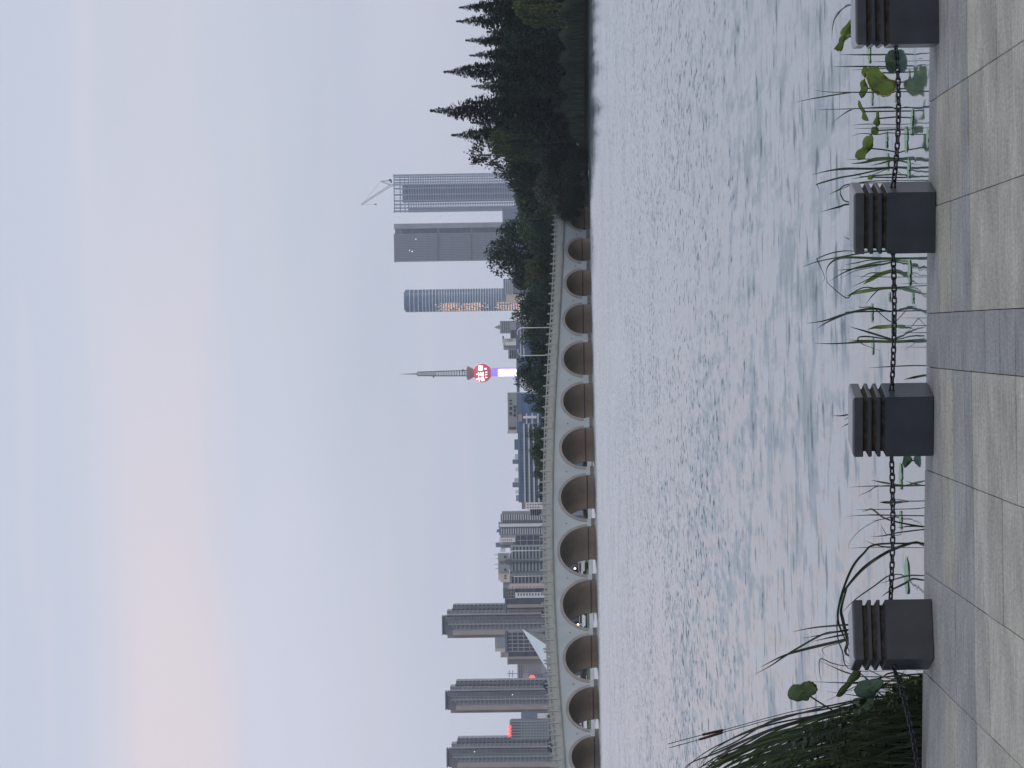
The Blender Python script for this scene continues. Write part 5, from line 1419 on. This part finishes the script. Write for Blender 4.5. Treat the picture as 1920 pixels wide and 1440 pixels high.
# lotus leaves: traced outlines, cupped and with real thickness
def lotus(zw, outline, stem, mt, label, D_=None, cup=.02, rim=False, vein=True):
    px_ = [zp(zw, p) for p in outline]
    low_ = max(px_, key=lambda q: q[0]); D_ = D_ or 24.2
    c = P(sum(p[0] for p in px_) / len(px_), sum(p[1] for p in px_) / len(px_), D_)
    ring = [P(a, b, D_) for a, b in px_]
    ring = catmull(ring + [ring[0]], 3)[:-1]
    o = empty('lotus_plant', (c.x, c.y, WATER), 0, label, 'lotus', 'lotus leaves in the shallows')
    rg = random.Random(len(label)); n = len(ring); m = MB(); vs = []; fs = []
    R_ = max((p - c).length for p in ring)
    K = 4
    for side in (0, 1):
        vs.append(c + Vector((0, -cup * .2 + side * .004, 0)))
        for k in range(1, K + 1):
            f = k / K
            for i, p in enumerate(ring):
                d = (p - c) * f
                yy = cup * 2.2 * f * f * math.sin(3 * math.atan2(p.z - c.z, p.x - c.x) + len(label)) * .5 + d.z * .55 + cup * f * f
                if k == K: yy += rg.uniform(-.004, .004); d = d * rg.uniform(.93, 1.05)
                vs.append(c + d + Vector((0, yy + side * .004, 0)))
    B2 = 1 + n * K
    for side in (0, 1):
        b0 = side * B2
        for i in range(n):
            j = (i + 1) % n
            f_ = (b0, b0 + 1 + i, b0 + 1 + j); fs.append(f_ if side else f_[::-1])
            for k in range(K - 1):
                a = b0 + 1 + k * n; q = (a + i, a + n + i, a + n + j, a + j); fs.append(q if side else q[::-1])
    for i in range(n):
        j = (i + 1) % n; a = 1 + (K - 1) * n; fs.append((a + i, a + j, B2 + a + j, B2 + a + i))
    m.add(vs, fs); lf = m.build('leaf', mt, o, smooth=True)
    if vein:
        m = MB()
        for q in range(0, n, max(1, n // 7)):
            pts = [Vector(vs[0])] + [Vector(vs[1 + k * n + q]) for k in range(K - 1)]
            m.tube([p + Vector((0, -.002, 0)) for p in pts], [.0022, .0016, .0012, .0007], 4)
        m.build('veins', 'lotus_vein', lf)
    if rim:
        m = MB(); lo = [Vector(vs[1 + (K - 1) * n + i]) + Vector((0, -.002, 0)) for i in range(n)]
        half = [p for p in lo if p.z < c.z + .02]
        k0 = [i for i in range(n) if lo[i].x < c.x + R_ * .6]
        seg = [lo[i] for i in k0]
        for a, b in zip(seg[:-1], seg[1:]):
            if (a - b).length < R_ * .6: m.tube([a, b], .004, 5)
        m.build('withered_rim', 'lotus_rim', lf)
    sp = [P(*zp(zw, p), D_) for p in stem] if stem else [c]
    st = [Vector(vs[0]) + Vector((0, .01, 0))] + sp[1:] if stem else [Vector(vs[0]) + Vector((0, .01, 0))]
    e = st[-1]; st.append(Vector((e.x + rg.uniform(-.02, .02), e.y + .02, WATER - .08)))
    m = MB(); m.tube(catmull(st, 4), .0055, 6); m.build('stem', 'blade_dark', o, smooth=True)
lotus(Z1, [(765, 235), (745, 300), (748, 350), (740, 400), (715, 455), (670, 490), (640, 600), (590, 600), (548, 580), (560, 550), (590, 520), (600, 460), (625, 420), (615, 390), (645, 330), (690, 290), (715, 250), (740, 235)], [(730, 438), (805, 465), (950, 500)], 'lotus_lime', 'lime lotus leaf held high beside a bollard, edge curled', 24.0, .015)
lotus(Z1, [(1155, 730), (1165, 660), (1195, 615), (1240, 595), (1290, 605), (1315, 660), (1318, 740), (1300, 820), (1240, 868), (1195, 850), (1165, 800)], None, 'lotus_dark', 'dark round lotus leaf standing on the water with a pale midrib', 24.1, .02)
lotus(Z1, [(940, 830), (960, 798), (1010, 795), (1070, 800), (1090, 850), (1130, 890), (1200, 950), (1270, 975), (1285, 1040), (1260, 1100), (1200, 1140), (1150, 1160), (1090, 1140), (1030, 1100), (990, 1060), (950, 990), (935, 900)], None, 'lotus_lime', 'big yellowing lotus leaf with a withered brown rim', 23.9, .02, True)
lotus(Z1, [(890, 800), (935, 810), (945, 880), (910, 932), (880, 900), (868, 860)], None, 'lotus_lime', 'small lime lotus leaf tucked behind the yellowing one', 24.4, .01, vein=False)
lotus(Z1, [(905, 940), (920, 990), (945, 1040), (930, 1110), (880, 1175), (850, 1150), (838, 1120), (860, 1060), (850, 1000), (870, 965)], None, 'lotus_lime', 'narrow curled lime lotus leaf left of the yellowing one', 24.4, .012, vein=False)
lotus(Z2, [(830, 170), (860, 200), (880, 260), (910, 300), (920, 350), (945, 400), (940, 430), (900, 415), (870, 390), (880, 340), (850, 280), (830, 240)], None, 'lotus_lime', 'drooping ribbon-like lotus leaf crossed by a forked reed', 24.4, .012, vein=False)
lotus(Z2, [(1060, 305), (1080, 320), (1080, 400), (1095, 440), (1070, 490), (1030, 480), (1010, 440), (1040, 380), (1045, 330)], None, 'lotus_lime', 'slim lime lotus leaf low above the water', 24.2, .012, vein=False)
lotus(Z2, [(1000, 495), (1060, 500), (1070, 560), (1040, 592), (990, 578), (982, 530)], None, 'lotus_lime', 'small folded lime lotus leaf touching the large wavy one', 24.2, .01, vein=False)
lotus(Z2, [(985, 590), (1005, 620), (1000, 690), (1005, 730), (980, 770), (950, 800), (920, 830), (905, 880), (850, 890), (805, 860), (800, 820), (830, 770), (880, 740), (885, 660), (930, 610)], [(960, 745), (1180, 780), (1420, 840)], 'lotus_lime', 'large wavy lime lotus leaf on a slanting stem', 24.1, .018)
lotus(Z2, [(945, 1080), (970, 1072), (1000, 1080), (1002, 1120), (975, 1135), (945, 1120)], None, 'lotus_lime', 'tiny lime lotus leaf beside the bollard bands', 23.8, .006, vein=False)
lotus(Z5, [(385, 760), (400, 720), (440, 670), (500, 660), (530, 640), (580, 630), (630, 650), (655, 700), (640, 740), (590, 770), (575, 810), (520, 818), (450, 822), (400, 800)], [(570, 815), (780, 890), (960, 960)], 'lotus_olive', 'wavy green lotus leaf raised above the cattail thicket', 22.8, .015)
lotus(Z5, [(1060, 530), (1050, 600), (1000, 640), (960, 690), (900, 770), (840, 790), (870, 710), (930, 640), (960, 580), (1000, 530)], None, 'lotus_olive', 'long dark lotus leaf hanging just behind the end bollard', 22.4, .012)
lotus(Z5, [(1050, 640), (1150, 615), (1250, 610), (1270, 650), (1210, 740), (1160, 800), (1040, 780), (1010, 720)], None, 'lotus_blue', 'blue-green lotus leaf low beside the end bollard', 21.0, .012)
lotus(Z5, [(1000, 800), (1100, 785), (1180, 790), (1190, 860), (1130, 910), (1080, 950), (1020, 980), (990, 900)], None, 'lotus_blue', 'blue-green lotus leaf hanging in the cattail thicket above the slack chain', 20.9, .012)
lotus(Z5, [(1080, 1010), (1200, 960), (1330, 1000), (1300, 1090), (1180, 1160), (1080, 1120)], None, 'lotus_dark', 'broad dark lotus leaf deep inside the cattail thicket', 20.8, .012)
lotus(Z4, [(1030, 30), (1090, 25), (1105, 60), (1080, 100), (1040, 130), (1022, 80)], None, 'lotus_dark', 'dark little lotus leaf at the foot of a bollard', 23.4, .008, vein=False)

# pads lying on the water
def pad(x, y, wpx, label, ratio=.7):
    D_ = waterD(x, y); c = P(x, y, D_); r_ = wpx / 2 * D_ / F
    rg = random.Random(int(x * 7 + y)); m = MB(); n = 22; ring = []
    for k in range(n):
        a = 2 * math.pi * k / n; q = r_ * rg.uniform(.86, 1.06) * (1 if abs(a - 4.2) > .2 else .5)
        ring.append((c.x + q * math.cos(a), c.y + q * ratio * math.sin(a) * 1.6, WATER + .006 + rg.uniform(0, .004)))
    m.add([(c.x, c.y, WATER + .010)] + ring + [(p[0], p[1], p[2] - .004) for p in ring], [(0, 1 + k, 1 + (k + 1) % n) for k in range(n)] + [(1 + k, 1 + n + k, 1 + n + (k + 1) % n, 1 + (k + 1) % n) for k in range(n)])
    o = m.build('floating_pad', 'pad_pale', None, loc=Vector((c.x, c.y, WATER))); tag(o, label, 'lily pad', 'pads floating near the edge')
G_ = 'pale green leaf pad floating among the reeds'
for zw, x, y, wd in ((Z1, 960, 650, 240), (Z1, 990, 1180, 200), (Z1, 1275, 1180, 110), (Z2, 1400, 650, 330), (Z2, 1465, 500, 230), (Z2, 1430, 1000, 260), (Z2, 1165, 660, 220), (Z2, 1180, 920, 220), (Z2, 1475, 360, 160), (Z2, 1660, 640, 240),
                     (Z3, 1440, 330, 330), (Z3, 990, 810, 230), (Z3, 1200, 620, 130), (Z3, 1235, 960, 290), (Z3, 1480, 640, 150), (Z3, 1000, 1210, 220), (Z4, 1055, 1110, 350), (Z4, 1000, 210, 260), (Z4, 1000, 600, 180)):
    a, b = zp(zw, (x, y)); pad(a, b, wd / zw[2], G_)

# cattail thicket at the left end: arching blades
rg = random.Random(21)
th_ = empty('cattail_thicket', (P(1735, 1400, 21.6).x, 21.6, WATER), 0, 'dense cattail thicket with long arching blades at the promenade end', 'cattails')
env = [(1297, 1440), (1320, 1415), (1370, 1385), (1450, 1350), (1550, 1325), (1640, 1305), (1725, 1300)]
for k in range(150):
    f = rg.random() ** .8; dy = 150 * f; dx = rg.uniform(-6, 46) + 50 * f; st = rg.uniform(.75, 1.12); D_ = rg.uniform(20.7, 22.6)
    pts = []
    for i, (x, y) in enumerate(env):
        hx = 1725 - (1725 - x) * st
        pts.append(P(hx + dx * (1 - i / 6), y + dy * (1 + .25 * i / 6) + rg.uniform(-5, 5) + (1440 - y) * (st - 1) * .3 * 0, D_ + .12 * math.sin(i + k)))
    p = pts[-1]; pts.append(Vector((p.x, p.y, WATER - .05)))
    ribbon(pts, rg.uniform(.009, .018), 'blade', rg.choice((Bd, Bd, Bd, Bg)), th_, k)
for k in range(26):                                      # stray blades leaning the other way, low
    y0 = rg.uniform(1262, 1420); x1 = rg.uniform(1520, 1640); D_ = rg.uniform(20.8, 22.4)
    pts = [P(x1, y0 + rg.uniform(-45, 60), D_), P((x1 + 1725) / 2, y0 + rg.uniform(-12, 25), D_ + .05), P(1725, y0, D_)]
    p = pts[-1]; pts.append(Vector((p.x, p.y, WATER - .05))); ribbon(pts, rg.uniform(.006, .014), 'blade', rg.choice((Bd, Bg, Bd, 'blade_straw' if k % 4 == 0 else Bd)), th_, k)
def cattail(a, b, tip, foot, nm):
    D_ = 21.9; A, B_, T_, F_ = P(*a, D_), P(*b, D_), P(*tip, D_), P(*foot, D_)
    h = MB(); d = (B_ - A); h.tube([A, A + d * .06, A + d * .5, A + d * .94, B_], [.004, .0080, .0088, .0080, .004], 10); sp = h.build('flower_spike', 'cattail', th_, smooth=True)
    m = MB(); g = Vector((F_.x, F_.y, WATER - .05)); m.tube(catmull([T_, A, B_, B_.lerp(F_, .5) + Vector((.05, 0, .03)), F_, g], 4), .0028, 5); m.build('stalk', 'blade_dark', th_)
cattail((1316, 1378), (1357, 1368.5), (1252, 1395), (1720, 1312), 0); cattail((1310, 1387), (1356, 1373), (1255, 1402), (1722, 1318), 1); cattail((1345, 1424), (1366, 1413), (1310, 1440), (1722, 1335), 2)
# rank grass and low leaves filling the thicket (uncountable)
m = MB()
for k in range(3000):
    y = 1264 + 210 * rg.random() ** .62; D_ = rg.uniform(20.2, 22.3)
    lim = max(1480, 1700 - 1.7 * (y - 1258)); x = rg.uniform(lim, 1765)
    p = P(x, y, D_)
    if p.z < WATER: continue
    if D_ < edgeY(p.x) + .06: D_ = edgeY(p.x) + rg.uniform(.06, .4); p = P(x, y, D_)
    leaf(m, p, rg.uniform(.015, .045) * (1.8 if rg.random() < .15 else 1), rg, -.5)
for k in range(4200):
    y = 1266 + 205 * rg.random() ** .8; D_ = rg.uniform(20.4, 22.3); b = P(1735, y, D_); h = rg.uniform(.15, .80) * min(1, .22 + (y - 1262) / 130); lx = -h * rg.uniform(-.15, .45); w_ = rg.uniform(.0025, .0065)
    if b.y < edgeY(b.x) + .05: b.y = edgeY(b.x) + rg.uniform(.05, .4)
    i = len(m.v); m.v += [(b.x - w_, b.y, WATER), (b.x + w_, b.y, WATER), (b.x + lx * .35 + w_, b.y + .02, WATER + h * .6), (b.x + lx * .35 - w_, b.y + .02, WATER + h * .6), (b.x + lx, b.y, WATER + h)]
    m.f += [(i, i + 1, i + 2, i + 3), (i + 3, i + 2, i + 4)]
tag(m.build('thicket_undergrowth', 'under_green'), 'rank dark undergrowth of grass and small leaves under the cattails', 'undergrowth', None, 'stuff')

# ------------------------------------------------------------------ haze
mh = bpy.data.materials.new('haze'); mh.use_nodes = True; hn = mh.node_tree.nodes; hn.clear()
pv_ = hn.new('ShaderNodeVolumePrincipled'); pv_.inputs['Color'].default_value = (.84, .90, 1.0, 1); pv_.inputs['Density'].default_value = 6.5e-5; pv_.inputs['Anisotropy'].default_value = 0.0
ho = hn.new('ShaderNodeOutputMaterial'); mh.node_tree.links.new(pv_.outputs[0], ho.inputs['Volume'])
MATS['haze'] = mh
m = MB(); m.box(-1500, 1500, -110, 5000, -2.2, 300); o = m.build('haze', 'haze'); o['kind'] = 'stuff'
